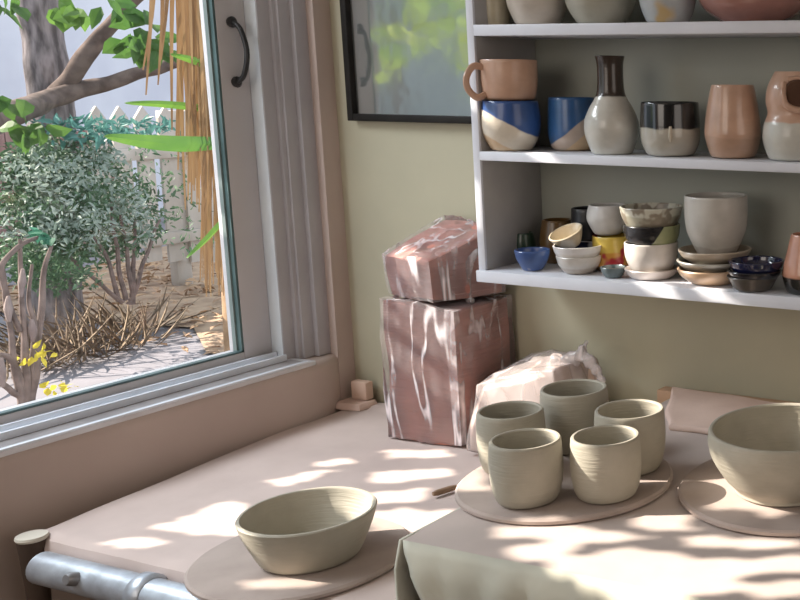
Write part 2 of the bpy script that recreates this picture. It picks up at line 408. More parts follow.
X2 = .671
rt = empty('canvas_topped_table', (1.1, -.3, 0)); tag(rt, 'higher work table in the right foreground with a front panel coloured as shaded wood', 'table')
box('table_top', (X2+.006, -.59, T2-.03), (1.9, -.012, T2-.001), M_wood_mid, rt, .003)
box('front_shade_panel', (X2+.012, -.588, T2-.20), (1.88, -.575, T2-.03), surf('shade_olive_wood', (.20, .16, .06), (.13, .105, .045), rough=.7, scale=8, stretch=(1, 1, .3)), rt)  # dark olive carries the shade on the wood below the canvas
box('back_rail', (X2-.03, -.026, T2-.02), (1.9, -.001, T2+.013), surf('orange_brown_rail', (.52, .33, .21), (.42, .27, .17), rough=.7), rt, .002)
for x, y in ((1.85, -.55), (1.85, -.06)):
    box('leg', (x-.03, y-.03, 0), (x+.03, y+.03, T2-.03), M_wood_dark, rt, .004)
def sheet2():
    root = sheet('canvas_cover', X2, 1.9, -.6, -.028, T2, M_canvas2, 120, 60, .0016, None, loc=Vector((1.1, -.3, T2)))
    b = root.location
    # front flap hanging from the edge, its left border sweeping away from the corner
    bm = bmesh.new(); rows = []
    for i in range(121):
        x = X2+(1.9-X2)*i/120
        col = []
        for j in range(17):
            t = j/16
            q = t*.17
            xx = x
            # gather: left border slants right as it falls
            edge = X2+.002+.012*min(1, q/.02)+.72*max(0, q-.012)**1.05*1.0
            f = max(0, 1-(x-X2)/.30)
            xx = x+(edge-X2)*f
            wave = .007*sin(xx*38+2*sin(xx*9))*min(1, q/.03)+.006*noise.noise(Vector((xx*25, q*8, 1)))*min(1, q/.02)
            yy = -.6-.010*sin(min(q/.03, 1)*pi/2)-abs(wave)-.01*q
            base = T2+.0025+.0016*(.5+noise.noise(Vector((x*5, -3.0, 3)))+.5*noise.noise(Vector((x*14, -5.4, 8))))
            col.append(bm.verts.new(Vector((xx, yy if j else -.6, base-q))-b))
        rows.append(col)
    for A, B in zip(rows[:-1], rows[1:]):
        for j in range(16): bm.faces.new((A[j], A[j+1], B[j+1], B[j]))
    fl = obj('front_flap', bm, M_canvas_flap, root)
    so = fl.modifiers.new('thick', 'SOLIDIFY'); so.thickness = .0016; so.offset = 0
    bm = bmesh.new()   # left flap
    rows = []
    for j in range(31):
        y = -.602+.585*j/30; col = []
        for k in range(7):
            q = .2*k/6
            xx = X2-.004*sin(min(q/.02, 1)*pi/2)-.004*noise.noise(Vector((y*16, q*6, 2)))*min(1, q/.05)
            if q > T2-T1+.0 and False: continue
            col.append(bm.verts.new(Vector((xx if k else X2, y-(.006 if j == 0 else 0)*min(1, q/.02), T2+.003-q*(.41 if j > 3 else 1)))-b))
        rows.append(col)
    for A, B in zip(rows[:-1], rows[1:]):
        for k in range(6): bm.faces.new((A[k], B[k], B[k+1], A[k+1]))
    f2 = obj('side_flap', bm, M_canvas_flap, root)
    so = f2.modifiers.new('thick', 'SOLIDIFY'); so.thickness = .004; so.offset = 0
    return root
cv2 = sheet2(); tag(cv2, 'pale dusty canvas draped over the higher right table, hanging over its front edge', 'canvas')
Z1 = T1+.0045; Z2 = T2+.004

# round bats
def bat(px, py, hw, z, th, label, wob=.012, seed=1):
    c = on(px, py, 2, z); r = hw*depth(c)/F/1.07
    bm = bmesh.new(); lathe_bm(bm, [(0, 0), (r-.003, 0), (r, .002), (r, th-.0025), (r-.003, th), (r*.6, th+.0003), (0, th)], 72, wob, seed)
    o = obj('round_bat', bm, M_bat, None, c); tag(o, label, 'bat', 'round plaster bats on the tables'); return c, r
B1 = bat(303, 560, 107, Z1, .008, 'round pale bat under the single bowl on the left table', seed=2)
B2 = bat(567, 484, 112, Z2, .008, 'round bat carrying the five clay cups', seed=5)
B3 = bat(800, 488, 128, Z2, .008, 'round bat under the wide bowl at the right edge', .02, seed=9)

# ---------------------------------------------------------------- vessels
def vessel(name, label, cat, cx, yc, z, prof, mat, t=.004, wob=.012, seed=0, group=None, plane='z', rot=None, floor=None, seg=48, inner=None):
    """prof in photo pixels [(half width, height)], turned to metres at the pot's own distance"""
    if plane == 'z': c = on(cx, yc, 2, z)
    else:
        c = on(cx, 200, 1, yc); c.z = z
    d = (c-CAM); k = depth(c)/F; off = d.length/depth((c.x, c.y, c.z))
    hv = Vector((d.x, d.y, 0)).normalized(); cosang = abs(hv.dot(Vector((fw.x, fw.y, 0)).normalized()))
    kr = k*cosang
    P = vessel_prof([(w*kr, h*k) for w, h in prof], t, floor)
    bm = bmesh.new(); lathe_bm(bm, P, seg, wob, seed, inner=(6*(len(prof)-1)+4 if inner else None))
    o = obj(name, bm, mat, None, c)
    if inner: o.data.materials.append(inner)
    if rot: o.rotation_euler = rot
    tag(o, label, cat, group)
    o['_k'] = k
    return o, c, k, kr
def strip(o):
    if '_k' in o: del o['_k']

ZB1, ZB2 = Z1+.0085, Z2+.0085
GC = 'unfired clay cups on the round bat'
cup = [(26, 0), (31, 3), (35.2, 14), (37.3, 32), (37.2, 48), (36, 62)]
def sc(p, a, b): return [(w*a, h*b) for w, h in p]
vessel('clay_cup', 'front left grey-beige clay cup of the five on the bat', 'cup', 528, 499.5, ZB2, cup, M_raw, .005, .01, 1, GC)
vessel('clay_cup', 'front right grey-beige clay cup, in front of the right-hand rear cup', 'cup', 607, 495, ZB2, sc(cup, .955, .985), M_raw, .005, .012, 2, GC)
vessel('clay_cup', 'left-hand clay cup standing behind the front left cup', 'cup', 513, 469, ZB2, sc(cup, .93, .97), M_raw, .005, .015, 3, GC)
vessel('clay_cup', 'rearmost clay cup of the five, next to the pale plastic bag', 'cup', 576, 447, ZB2, sc(cup, .93, .97), M_raw, .005, .013, 4, GC)
vessel('clay_cup', 'right-hand clay cup nearest the wide bowl', 'cup', 631, 468, ZB2, sc(cup, .96, .97), M_raw, .005, .012, 5, GC)
vessel('clay_bowl', 'flaring clay bowl standing alone on the left table', 'bowl', 311.5, 556, ZB1, [(45, 0), (52, 3), (60, 18), (68, 36), (71.5, 47)], M_raw, .0055, .012, 6)
vessel('clay_bowl', 'wide round clay bowl cut by the right edge of the photo', 'bowl', 787, 488, ZB2, [(49, 0), (52, 2), (53, 6), (62, 16), (73, 34), (78, 50), (77.5, 63)], M_raw, .006, .008, 7)

# ---------------------------------------------------------------- clay in plastic
def blob_box(corners, n=14, amp=.006, fr=14, seed=0, rnd=.1, ridge=0):
    """hexahedron from 8 corners (bottom 4 ccw, top 4 ccw), subdivided, rounded and dented"""
    bm = bmesh.new(); bmesh.ops.create_cube(bm, size=2)
    bmesh.ops.subdivide_edges(bm, edges=bm.edges[:], cuts=n, use_grid_fill=True)
    c = [Vector(p) for p in corners]
    ctr = sum(c, Vector())/8
    for v in bm.verts:
        u, w, h = v.co
        s = Vector((u*sqrt(max(0, 1-w*w/2-h*h/2+w*w*h*h/3)), w*sqrt(max(0, 1-u*u/2-h*h/2+u*u*h*h/3)), h*sqrt(max(0, 1-w*w/2-u*u/2+w*w*u*u/3))))
        q = Vector((u, w, h))*(1-rnd)+s*rnd
        a, b, t = [(x+1)/2 for x in q]
        bot = c[0]*(1-a)*(1-b)+c[1]*a*(1-b)+c[2]*a*b+c[3]*(1-a)*b
        top = c[4]*(1-a)*(1-b)+c[5]*a*(1-b)+c[6]*a*b+c[7]*(1-a)*b
        p = bot*(1-t)+top*t
        nn = (p-ctr).normalized()
        d = amp*noise.noise(Vector((p.x*fr, p.y*fr, p.z*fr+seed)))
        if ridge: d += ridge*(1-abs(noise.noise(Vector((p.x*fr*2.2, p.y*fr*2.2, p.z*fr*.5+seed*3))))*3)
        v.co = p+nn*d
    zb = min(x.z for x in c[:4])
    for v in bm.verts: v.co.z = max(v.co.z, zb)
    return bm
def shift(bm, loc):
    for v in bm.verts: v.co -= loc
    return bm
def infl(c, e):
    c = [Vector(p) for p in c]; m = sum(c, Vector())/8
    return [p+Vector(((e if p.x > m.x else -e), (e if p.y > m.y else -e), (e if p.z > m.z else 0))) for p in c]
P_box = plastic_mat('clear_plastic_film', .13, .85, (1, 1, .13), (.84, .76, .78), 26, .05)
P_bag = plastic_mat('cloudy_plastic_bag', .32, .45, (1, 1, .45), (.80, .71, .69), 14, .04)
zb, zt = Z1, .983
tall = [(.202, -.143, zb), (.344, -.138, zb), (.352, -.014, zb), (.215, -.012, zb), (.205, -.146, zt+.008), (.342, -.138, zt-.006), (.350, -.016, zt), (.218, -.012, zt)]
loc = Vector((.27, -.08, zb))
b1 = empty('clay_block', loc); tag(b1, 'tall block of red-brown clay wrapped in clear plastic, standing on the table', 'clay block', 'plastic wrapped clay blocks')
obj('clay', shift(blob_box(tall, 16, .004, 18, 1, .06), loc), M_claybag, b1)
obj('plastic_wrap', shift(blob_box(infl(tall, .0045), 34, .004, 20, 4, .06, .0016), loc), P_box, b1)
zq = zt+.0085
top = [(.192, -.112, zq), (.302, -.138, zq), (.358, -.035, zq), (.235, -.016, zq), (.186, -.118, zq+.064), (.300, -.142, zq+.066), (.356, -.032, zq+.112), (.222, -.014, zq+.120)]
loc = Vector((.255, -.075, zq))
b2 = empty('clay_block', loc); tag(b2, 'smaller slumped clay block in plastic, on top of the tall block', 'clay block', 'plastic wrapped clay blocks')
obj('clay', shift(blob_box(top, 16, .006, 16, 8, .10), loc), M_claybag, b2)
obj('plastic_wrap', shift(blob_box(infl(top, .0045), 34, .005, 18, 12, .09, .0018), loc), P_box, b2)
bm = bmesh.new()   # loose folded plastic flap at its right side
fl = [on(x, y, 1, -.085) for x, y in ((478, 250), (470, 262), (466, 280), (468, 297), (474, 302))]
ring_tube(bm, [p-loc for p in spline(fl, 5)], [.004+.006*sin(pi*i/20) for i in range(21)], 8, flat=.5)
obj('plastic_flap', bm, P_bag, b2)
# slumped bag of pale clay
loc = Vector((.49, -.10, zb))
bag = empty('plastic_bag_of_clay', loc); tag(bag, 'slumped cloudy plastic bag of pale pink clay with a knotted end, behind the cups', 'bag')
def lump(seed, e, amp, ridge, n):
    c = [(.362-e, -.170-e, zb), (.575+e, -.165-e, zb), (.585+e, -.03, zb), (.405-e, -.03, zb),
         (.372-e, -.145-e, .862+e), (.530+e, -.135-e, .915+e), (.545+e, -.035, .908+e), (.44-e, -.035, .905+e)]
    return blob_box(c, n, amp, 11, seed, .36, ridge)
obj('clay', shift(lump(31, 0, .012, 0, 18), loc), M_claypale, bag, sharp=170)
obj('plastic_film', shift(lump(33, .005, .014, .0022, 48), loc), P_bag, bag, sharp=170)
bm = bmesh.new()
tp = [on(x, y, 1, -.09) for x, y in ((556, 366), (572, 360), (582, 350), (587, 341))]
ring_tube(bm, [p-loc for p in spline(tp, 6)], [max(.003, .020-.0011*i+.0022*sin(i*1.1)) for i in range(19)], 14, flat=.6)
tp = [on(x, y, 1, -.10) for x, y in ((578, 352), (590, 362), (598, 373), (603, 384))]
ring_tube(bm, [p-loc for p in spline(tp, 6)], [max(.003, .013-.0004*i+.002*sin(i*1.3)) for i in range(19)], 14, flat=.5)
obj('knotted_end', bm, P_bag, bag)

# folded pink bundle at the wall behind the wide bowl
pb = [(.748, -.172, Z2), (1.08, -.15, Z2), (1.08, -.034, Z2), (.668, -.034, Z2), (.748, -.170, T2+.013), (1.08, -.145, T2+.012), (1.08, -.034, T2+.014), (.668, -.034, T2+.026)]
loc = Vector((.9, -.09, Z2))
o = obj('folded_canvas', shift(blob_box(pb, 48, .009, 17, 41, .10), loc), M_claypale, None, loc)
tag(o, 'folded pale pink canvas bundle against the wall behind the wide bowl', 'canvas bundle')
# little plaster block and scrap in the corner
c = on(350, 404, 2, Z1)
bm = bmesh.new(); 
bm = blob_box([(c.x-.012, c.y-.035, Z1), (c.x+.055, c.y-.03, Z1), (c.x+.055, -.012, Z1), (c.x-.005, -.012, Z1), (c.x-.010, c.y-.03, Z1+.011), (c.x+.05, c.y-.026, Z1+.012), (c.x+.05, -.012, Z1+.012), (c.x-.004, -.012, Z1+.012)], 8, .003, 40, 3, .15)
o = obj('clay_scrap', shift(bm, c), M_claypale, None, c); tag(o, 'flat crumbled clay scrap in the corner under a small block', 'clay scrap')
p0 = Vector((c.x+.010, -.016, Z1+.014))
o = box('plaster_block', (p0.x, -.030, Z1+.0125), (p0.x+.036, -.012, Z1+.046), surf('peach_plaster', (.66, .48, .38), (.58, .41, .32), rough=.8), None, .003)
tag(o, 'small peach plaster block standing on the clay scrap in the corner', 'block')
# stick tool
a, b = on(433, 494, 2, Z1+.005), on(456, 487, 2, Z1+.005)
bm = bmesh.new(); m_ = (a+b)/2; ring_tube(bm, [p-m_ for p in (a, a.lerp(b, .2), a.lerp(b, .8), b)], [.003, .0045, .0045, .0035], 10)
o = obj('modelling_stick', bm, M_wood_mid, None, m_); tag(o, 'short brown wooden modelling stick lying left of the cups', 'tool')

# ---------------------------------------------------------------- framed picture
YP = -.004
fx0, fz0 = .0235, 1.270
fx1, fz1 = .402, 1.78
pic = empty('framed_picture', (.22, -.001, fz0)); tag(pic, 'black framed picture under reflecting glass, hung left of the shelves', 'picture')
bm = bmesh.new(); w = .0125
for a, b in (((fx0, -.018, fz0), (fx0+w, -.001, fz1)), ((fx1-w, -.018, fz0), (fx1, -.001, fz1)), ((fx0+w, -.018, fz0), (fx1-w, -.001, fz0+w)), ((fx0+w, -.018, fz1-w), (fx1-w, -.001, fz1))):
    box_bm(bm, sub(pic, a), sub(pic, b), .0012)
obj('frame', bm, M_frame, pic)
m, nt, out = new_mat('grey_print')
col, _ = noisecol(nt, coord(nt), (.52, .55, .54), (.40, .44, .42), 9)
pp = N(nt, 'ShaderNodeBsdfPrincipled', Roughness=.6); L(nt, col, pp.inputs['Base Color']); L(nt, pp.outputs[0], out.inputs[0])
bm = bmesh.new(); polyplane(bm, [sub(pic, p) for p in ((fx0+w, -.006, fz0+w), (fx1-w, -.006, fz0+w), (fx1-w, -.006, fz1-w), (fx0+w, -.006, fz1-w))])
obj('print', bm, m, pic, smooth=False)
m, nt, out = new_mat('reflecting_picture_glass')
t = N(nt, 'ShaderNodeBsdfTransparent'); g = N(nt, 'ShaderNodeBsdfGlossy', Roughness=.06)
no = N(nt, 'ShaderNodeTexNoise', Scale=14, Detail=2); L(nt, coord(nt), no.inputs['Vector'])
bp = N(nt, 'ShaderNodeBump', Strength=.05, Distance=.01); L(nt, no.outputs['Fac'], bp.inputs['Height']); L(nt, bp.outputs[0], g.inputs['Normal'])
mx = N(nt, 'ShaderNodeMixShader', Fac=.62); L(nt, t.outputs[0], mx.inputs[1]); L(nt, g.outputs[0], mx.inputs[2]); L(nt, mx.outputs[0], out.inputs[0])
bm = bmesh.new(); polyplane(bm, [sub(pic, p) for p in ((fx0+w, -.010, fz0+w), (fx1-w, -.010, fz0+w), (fx1-w, -.010, fz1-w), (fx0+w, -.010, fz1-w))])
obj('glass', bm, m, pic, smooth=False)

# ---------------------------------------------------------------- shelf unit
SHX0, SHX1, SHD = .408, 1.55, .15
ZL, ZM, ZT = 1.053, 1.236, 1.424
sh = empty('shelf_unit', (.9, -.001, ZL-.02)); tag(sh, 'white painted wall shelf unit loaded with finished pots', 'shelf')
box('back_panel', (SHX0, -.006, ZL-.018), (SHX1, -.001, 1.8), M_shelfback, sh)
sd = box('side_panel', (SHX0-.002, -SHD+.006, ZL), (SHX0+.0105, -.006, 1.8), surf('shade_grey_shelf_side', (.40, .39, .38), (.34, .33, .325), rough=.5), sh, .001)  # grey puts the shade inside the shelf into the side's colour
bm = bmesh.new(); box_bm(bm, sub(sh, (SHX0-.0022, -SHD+.001, ZL)), sub(sh, (SHX0+.0107, -SHD+.006, 1.8)), .0008)
es = obj('edge_strip', bm, M_shelf, sd); es['label'] = 'white front edge of the shelf side'
box('side_panel', (SHX1-.012, -SHD+.003, ZL), (SHX1, -.006, 1.8), M_shelf, sh, .001)
box('shelf_board', (SHX0-.004, -SHD-.004, ZL-.018), (SHX1, -.006, ZL), M_shelf, sh, .0015)
box('shelf_board', (SHX0+.0106, -SHD, ZM-.0135), (SHX1-.012, -.006, ZM), M_shelf, sh, .0015)
box('shelf_board', (SHX0+.0106, -SHD, ZT-.0165), (SHX1-.012, -.006, ZT), M_shelf, sh, .0015)
box('shelf_board', (SHX0+.0106, -SHD, 1.60), (SHX1-.012, -.006, 1.615), M_shelf, sh, .0015)

def V(name, label, cat, cx, Y, z, prof, mat, **kw): return vessel(name, label, cat, cx, Y, z, prof, mat, plane='y', **kw)
def handle_on(o, k, pts, rad, mat, flat=.6, name='handle'):
    bm = bmesh.new(); ring_tube(bm, spline(pts, 6), rad, 10, flat=flat); return obj(name, bm, mat, o)
# toward the viewer and to the photo's left/right, flat on the ground
def dirs(c):
    d = Vector((CAM.x-c.x, CAM.y-c.y, 0)).normalized(); return d, Vector((-d.y, d.x, 0))   # toward viewer, photo-right
PE = .0005
GM = 'finished pots on the middle shelf'
peach = (.58, .36, .25); cream = (.70, .62, .50); tan = (.62, .44, .27); blue = (.035, .09, .27); ink = (.015, .015, .02); ash = (.60, .58, .52)
# middle shelf
m1 = glaze('blue_and_cream_glaze', [(0, tan), (.004, cream), (.040, blue)], tilt=(.42, .33), wob=.004)
o, c, k, kr = V('cup', 'round cream cup with a blue band, under the peach mug', 'cup', 514.5, -.108, ZM+PE, [(17, 0), (22, 3), (29, 18), (30, 32), (28, 48)], m1, seed=11, group=GM)
m2 = glaze('peach_glaze', [(0, peach)], rough=.4)
zt_ = ZM+PE+48*k+.0022
o2, c2, k2, kr2 = V('mug', 'peach mug with a ring handle, stacked on the blue and cream cup', 'mug', 514.5, -.108, zt_, [(22, 0), (26, 4), (28.5, 18), (29, 39)], m2, seed=12, group=GM)
dv, rt_ = dirs(c2); lf = (-rt_*.90+dv*.44)
handle_on(o2, k2, [lf*26*kr2+Vector((0, 0, 6*k2)), lf*36*kr2+Vector((0, 0, 3*k2)), lf*45*kr2+Vector((0, 0, 12*k2)), lf*45.5*kr2+Vector((0, 0, 23*k2)), lf*38*kr2+Vector((0, 0, 33*k2)), lf*26*kr2+Vector((0, 0, 32*k2))], .0052, m2)
m3 = glaze('blue_dip_glaze', [(0, tan), (.014, (.50, .40, .33)), (.037, (.03, .10, .25))], tilt=(-.63, -.5), wob=.005)
V('cup', 'cup with a dark blue dip and tan foot, half behind the bottle vase', 'cup', 576, -.062, ZM+PE, [(18, 0), (22, 3), (25, 14), (25, 30), (24, 51)], m3, seed=13, group=GM)
m4 = glaze('ash_and_umber_glaze', [(0, ash), (.084, (.045, .032, .025))], wob=.004, rough=.25)
V('bottle_vase', 'grey bottle vase with a dark brown neck', 'vase', 614, -.105, ZM+PE, [(17, 0), (21, 2), (26.5, 18), (27, 32), (22, 45), (16, 55), (13.5, 65), (13.2, 86), (14.8, 95.5)], m4, seed=14, group=GM, t=.003)
m5 = glaze('black_over_grey_glaze', [(0, (.50, .47, .40)), (.040, (.012, .014, .016))], wob=.005, rough=.15, coat=.6)
o, c, k, kr = V('tumbler', 'squat grey tumbler with a glossy black upper half and a drip', 'cup', 672, -.100, ZM+PE, [(20, 0), (25, 3), (29.5, 14), (30, 30), (29, 52)], m5, seed=15, group=GM)
dv, rt_ = dirs(c)
bm = bmesh.new(); ring_tube(bm, [dv*29.6*kr+Vector((0, 0, z*k)) for z in (30, 26, 20, 15)], [.0022, .0028, .0034, .0018], 8)
dr = obj('glaze_drip', bm, glaze('cream_drip', [(0, (.62, .55, .44))], rough=.15, coat=.6), o); dr['label'] = 'cream glaze drip'
m6 = glaze('warm_peach_glaze', [(0, (.52, .33, .23)), (.03, (.60, .38, .27))], wob=.01, rough=.28, coat=.5)
V('vase', 'plain peach vase with a narrow mouth', 'vase', 734, -.098, ZM+PE, [(18, 0), (23, 3), (28, 20), (28, 32), (25, 54), (21.5, 71)], m6, seed=16, group=GM, t=.003)
m7 = glaze('peach_over_pale_glaze', [(0, (.62, .61, .55)), (.052, (.62, .40, .29))], wob=.004, rough=.3)
o, c, k, kr = V('gourd_mug', 'gourd-shaped mug, peach above and pale grey below, handle turned to the front', 'mug', 797, -.095, ZM+PE, [(24, 0), (29, 3), (34, 20), (33, 34), (29, 46), (31, 58), (29, 72), (22, 86)], m7, seed=17, group=GM, t=.003)
dv, rt_ = dirs(c)
hd = dv*.95+rt_*.1
handle_on(o, k, [dv*26*kr+rt_*-12*kr+Vector((0, 0, 75*k)), dv*34*kr+rt_*-13*kr+Vector((0, 0, 64*k)), dv*33*kr+rt_*-9*kr+Vector((0, 0, 54*k)), dv*33*kr+rt_*4*kr+Vector((0, 0, 50*k)), dv*33*kr+rt_*15*kr+Vector((0, 0, 56*k)), dv*31*kr+rt_*17*kr+Vector((0, 0, 70*k)), dv*27*kr+rt_*6*kr+Vector((0, 0, 79*k)), dv*26*kr+rt_*-8*kr+Vector((0, 0, 79*k))], .0055, m7, .8)
bm = bmesh.new(); ring_tube(bm, [dv*29*kr+rt_*2*kr+Vector((0, 0, 65*k)), dv*31.5*kr+rt_*2*kr+Vector((0, 0, 65*k))], [15*kr, 13*kr], 20)  # dark disc added for the shade seen through the handle loop
hh = obj('handle_shade', bm, glaze('handle_shade_brown', [(0, (.10, .05, .03))]), o); hh['label'] = 'dark disc painting the shade behind the handle'

# top shelf (only the lower halves show)
GT = 'finished pots on the top shelf'
ash2 = glaze('beige_glaze', [(0, (.56, .50, .36))], rough=.35)
V('beige_cup', 'slim yellow-beige cup at the left end of the top shelf', 'cup', 503, -.095, ZT+PE, [(14, 0), (15, 3), (16, 20), (16, 60)], ash2, seed=21, group=GT)
V('bowl', 'pale grey-beige rounded bowl, second from the left on the top shelf', 'bowl', 545, -.09, ZT+PE, [(18, 0), (23, 3), (30, 20), (32, 42)], glaze('pale_beige', [(0, (.62, .55, .47))], rough=.3), seed=22, group=GT)
V('bowl', 'wide greenish grey bowl in the middle of the top shelf', 'bowl', 607, -.085, ZT+PE, [(20, 0), (25, 3), (34, 18), (38, 40)], glaze('greenish_grey', [(0, (.44, .42, .34))], rough=.35), seed=23, group=GT)
V('cup', 'pale blue-grey cup with an ochre mark on the top shelf', 'cup', 672, -.10, ZT+PE, [(18, 0), (22, 3), (28, 20), (30, 50)], glaze('blue_grey', [(0, (.52, .55, .56))], rough=.25, spots=((.55, .40, .2), 14, .60)), seed=24, group=GT)
V('bowl', 'broad dusky pink bowl on the top shelf', 'bowl', 755, -.072, ZT+PE, [(26, 0), (32, 2), (50, 14), (58, 32), (60, 46)], glaze('dusky_pink', [(0, (.42, .20, .16))], rough=.22, coat=.6), seed=25, group=GT)

# bottom shelf
GL = 'finished pots on the bottom shelf'
Z0 = ZL+PE
V('bowl', 'small bright blue bowl at the left end of the bottom shelf', 'bowl', 530, -.118, Z0, [(9, 0), (11, 2), (16, 11), (18, 20)], glaze('bright_blue', [(0, (.05, .10, .27))], rough=.3, spots=((.5, .4, .4), 40, .66)), seed=31, group=GL, t=.003)
V('jar', 'little dark green jar behind the blue bowl', 'jar', 522, -.055, Z0, [(9, 0), (11, 3), (12, 18), (10, 28)], glaze('dark_green', [(0, (.03, .06, .04))]), seed=32, group=GL, t=.003)
V('pot', 'dark amber pot standing in the shadow behind the white bowls', 'pot', 556, -.042, Z0, [(13, 0), (16, 4), (18, 22), (15, 42)], glaze('dark_amber', [(0, (.13, .07, .02))]), seed=33, group=GL, t=.003)
GW = 'stacked small white bowls on the bottom shelf'
mw1 = glaze('grey_white_glaze', [(0, (.50, .43, .36)), (.010, (.62, .58, .53))], wob=.003, rough=.3)
o, c, k, kr = V('bowl', 'grey-white bowl at the bottom of the small stack', 'bowl', 577, -.108, Z0, [(13, 0), (16, 2), (21, 9), (23, 17)], mw1, seed=34, group=GW, t=.003)
mw2 = glaze('white_blue_rim_glaze', [(0, (.70, .67, .63)), (.0185, (.75, .73, .72))], wob=.002, rough=.2, spots=((.03, .04, .22), 30, .66))
o2, c2, _, _ = V('bowl', 'white bowl with blue streaks, second in the small stack', 'bowl', 576, -.108, Z0+9*k, [(12, 0), (16, 2), (22, 9), (25, 18)], mw2, inner=glaze('ink_blue_inside', [(0, (.02, .025, .06))], rough=.2, spots=((.6, .6, .62), 18, .58)), seed=35, group=GW, t=.003)
V('bowl', 'creamy bowl lying tilted on top of the small stack', 'bowl', 570, -.098, Z0+25*k, [(8, 0), (11, 2), (15, 9), (18, 16)], glaze('creamy_glaze', [(0, (.68, .58, .42))], rough=.3, spots=((.75, .72, .65), 25, .55)), seed=36, group=GW, t=.003, rot=(radians(24), radians(-8), 0))
V('cup', 'black cup in the back row between the white bowls and the grey cup', 'cup', 588, -.040, Z0, [(13, 0), (16, 3), (18, 30), (17, 56)], glaze('black_glaze', [(0, (.012, .012, .014))], rough=.4), seed=37, group=GL, t=.003)
my = glaze('yellow_jar_glaze', [(0, (.10, .07, .05)), (.008, (.62, .30, .05)), (.030, (.72, .52, .10))], wob=.003, rough=.3, spots=((.40, .03, .04), 30, .54))
o, c, k, kr = V('jar', 'yellow and orange jar with a red mark, under the white-grey cup', 'jar', 610, -.068, Z0, [(15, 0), (18, 3), (19, 18), (19, 34)], my, seed=38, group=GL, t=.003)
V('cup', 'white-grey rounded cup standing on the yellow jar', 'cup', 607, -.068, Z0+35.5*k, [(12, 0), (15, 3), (20.5, 14), (20.5, 22), (18.5, 29)], glaze('white_grey_glaze', [(0, (.66, .64, .62))], rough=.3), seed=39, group=GL, t=.003)
V('dish', 'small teal-grey dish low in front of the yellow jar', 'dish', 611, -.122, Z0, [(8, 0), (10, 2), (12, 6), (13, 10)], glaze('teal_grey', [(0, (.13, .17, .17))], rough=.25, coat=.6), seed=40, group=GL, t=.003)
GS = 'tall bowl stack on the bottom shelf'
o, c, k, kr = V('plate', 'pale pinkish plate under the tall stack of bowls', 'plate', 650, -.100, Z0, [(20, 0), (23, 2), (26, 6), (27.5, 9)], glaze('pale_plate', [(0, (.70, .62, .57))], rough=.35), seed=41, group=GS, t=.0035)
V('bowl', 'plain white bowl, lowest bowl of the tall stack', 'bowl', 650, -.100, Z0+5.2*k, [(16, 0), (20, 2), (26, 16), (27, 30)], glaze('white_glaze', [(0, (.70, .65, .60))], rough=.35), seed=42, group=GS, t=.003)
mg = glaze('green_black_glaze', [(-1, (.36, .38, .20)), (.0, (.36, .38, .20)), (.018, (.018, .018, .02))], tilt=(-1.1, -.85), wob=.006, rough=.22)
V('bowl', 'green and black glazed bowl in the middle of the tall stack', 'bowl', 651, -.100, Z0+29*k, [(17, 0), (21, 2), (27, 12), (28.5, 24)], mg, seed=43, group=GS, t=.003)
V('bowl', 'mottled grey-green bowl topping the tall stack', 'bowl', 651, -.100, Z0+46*k, [(17, 0), (22, 2), (29, 14), (31.5, 25)], glaze('mottled_grey_green', [(0, (.40, .38, .29)), (.026, (.62, .60, .50))], rough=.35, spots=((.24, .20, .15), 40, .52)), seed=44, group=GS, t=.003)
GP = 'plates under the big grey cup'
o, c, k, kr = V('plate', 'peach plate at the bottom under the big grey cup', 'plate', 712, -.098, Z0, [(22, 0), (27, 3), (33, 8), (36, 14)], glaze('peach_plate', [(0, (.66, .45, .29))], rough=.35), seed=45, group=GP, t=.004, wob=.03)
V('plate', 'dark grey plate between two pale plates', 'plate', 713, -.098, Z0+9.5*k, [(22, 0), (27, 3), (33, 8), (37, 13)], glaze('grey_plate', [(0, (.22, .21, .18)), (.016, (.48, .46, .40))], rough=.35, wob=.002), seed=46, group=GP, t=.004, wob=.03)
V('plate', 'cream plate directly under the big grey cup', 'plate', 714, -.098, Z0+19*k, [(20, 0), (26, 3), (33, 8), (37, 14)], glaze('cream_plate', [(0, (.58, .48, .37))], rough=.35), seed=47, group=GP, t=.004, wob=.03)
V('tall_cup', 'big pale grey tapered cup standing on three plates', 'cup', 716, -.098, Z0+19*k+.0055, [(14, 0), (16.5, 3), (22, 12), (29.5, 29), (31.5, 44), (31.5, 64)], glaze('pale_grey_glaze', [(0, (.42, .38, .34)), (.022, (.56, .53, .48))], wob=.008, rough=.35), seed=48, group=GL, t=.0035)
GD = 'dark glazed dishes stacked on the bottom shelf'
o, c, k, kr = V('dish', 'brownish black dish at the bottom of the dark stack', 'dish', 752, -.128, Z0, [(16, 0), (19, 2), (23, 9), (26, 14)], glaze('brown_black', [(0, (.09, .075, .06))], rough=.3), seed=49, group=GD, t=.0035)
V('dish', 'black dish in the middle of the dark stack', 'dish', 754, -.128, Z0+9*k, [(17, 0), (21, 2), (26, 7), (28, 11)], glaze('black_dish', [(0, (.015, .015, .02))], rough=.2, coat=.6), seed=50, group=GD, t=.0035)
V('dish', 'blue-black dish on top of the dark stack', 'dish', 756, -.128, Z0+15.5*k, [(16, 0), (21, 2), (26, 8), (28, 14)], glaze('blue_black_dish', [(0, (.012, .016, .06))], rough=.12, coat=.8), seed=51, group=GD, t=.0035)
V('vase', 'peach and black vase at the right edge of the bottom shelf', 'vase', 807, -.115, Z0, [(17, 0), (21, 2), (25, 16), (24, 26), (19, 46), (16, 58)], glaze('peach_over_black', [(0, (.015, .015, .015)), (.024, (.60, .30, .20))], wob=.002, rough=.2, coat=.5), seed=52, group=GL, t=.003)
for o in S.objects: strip(o)

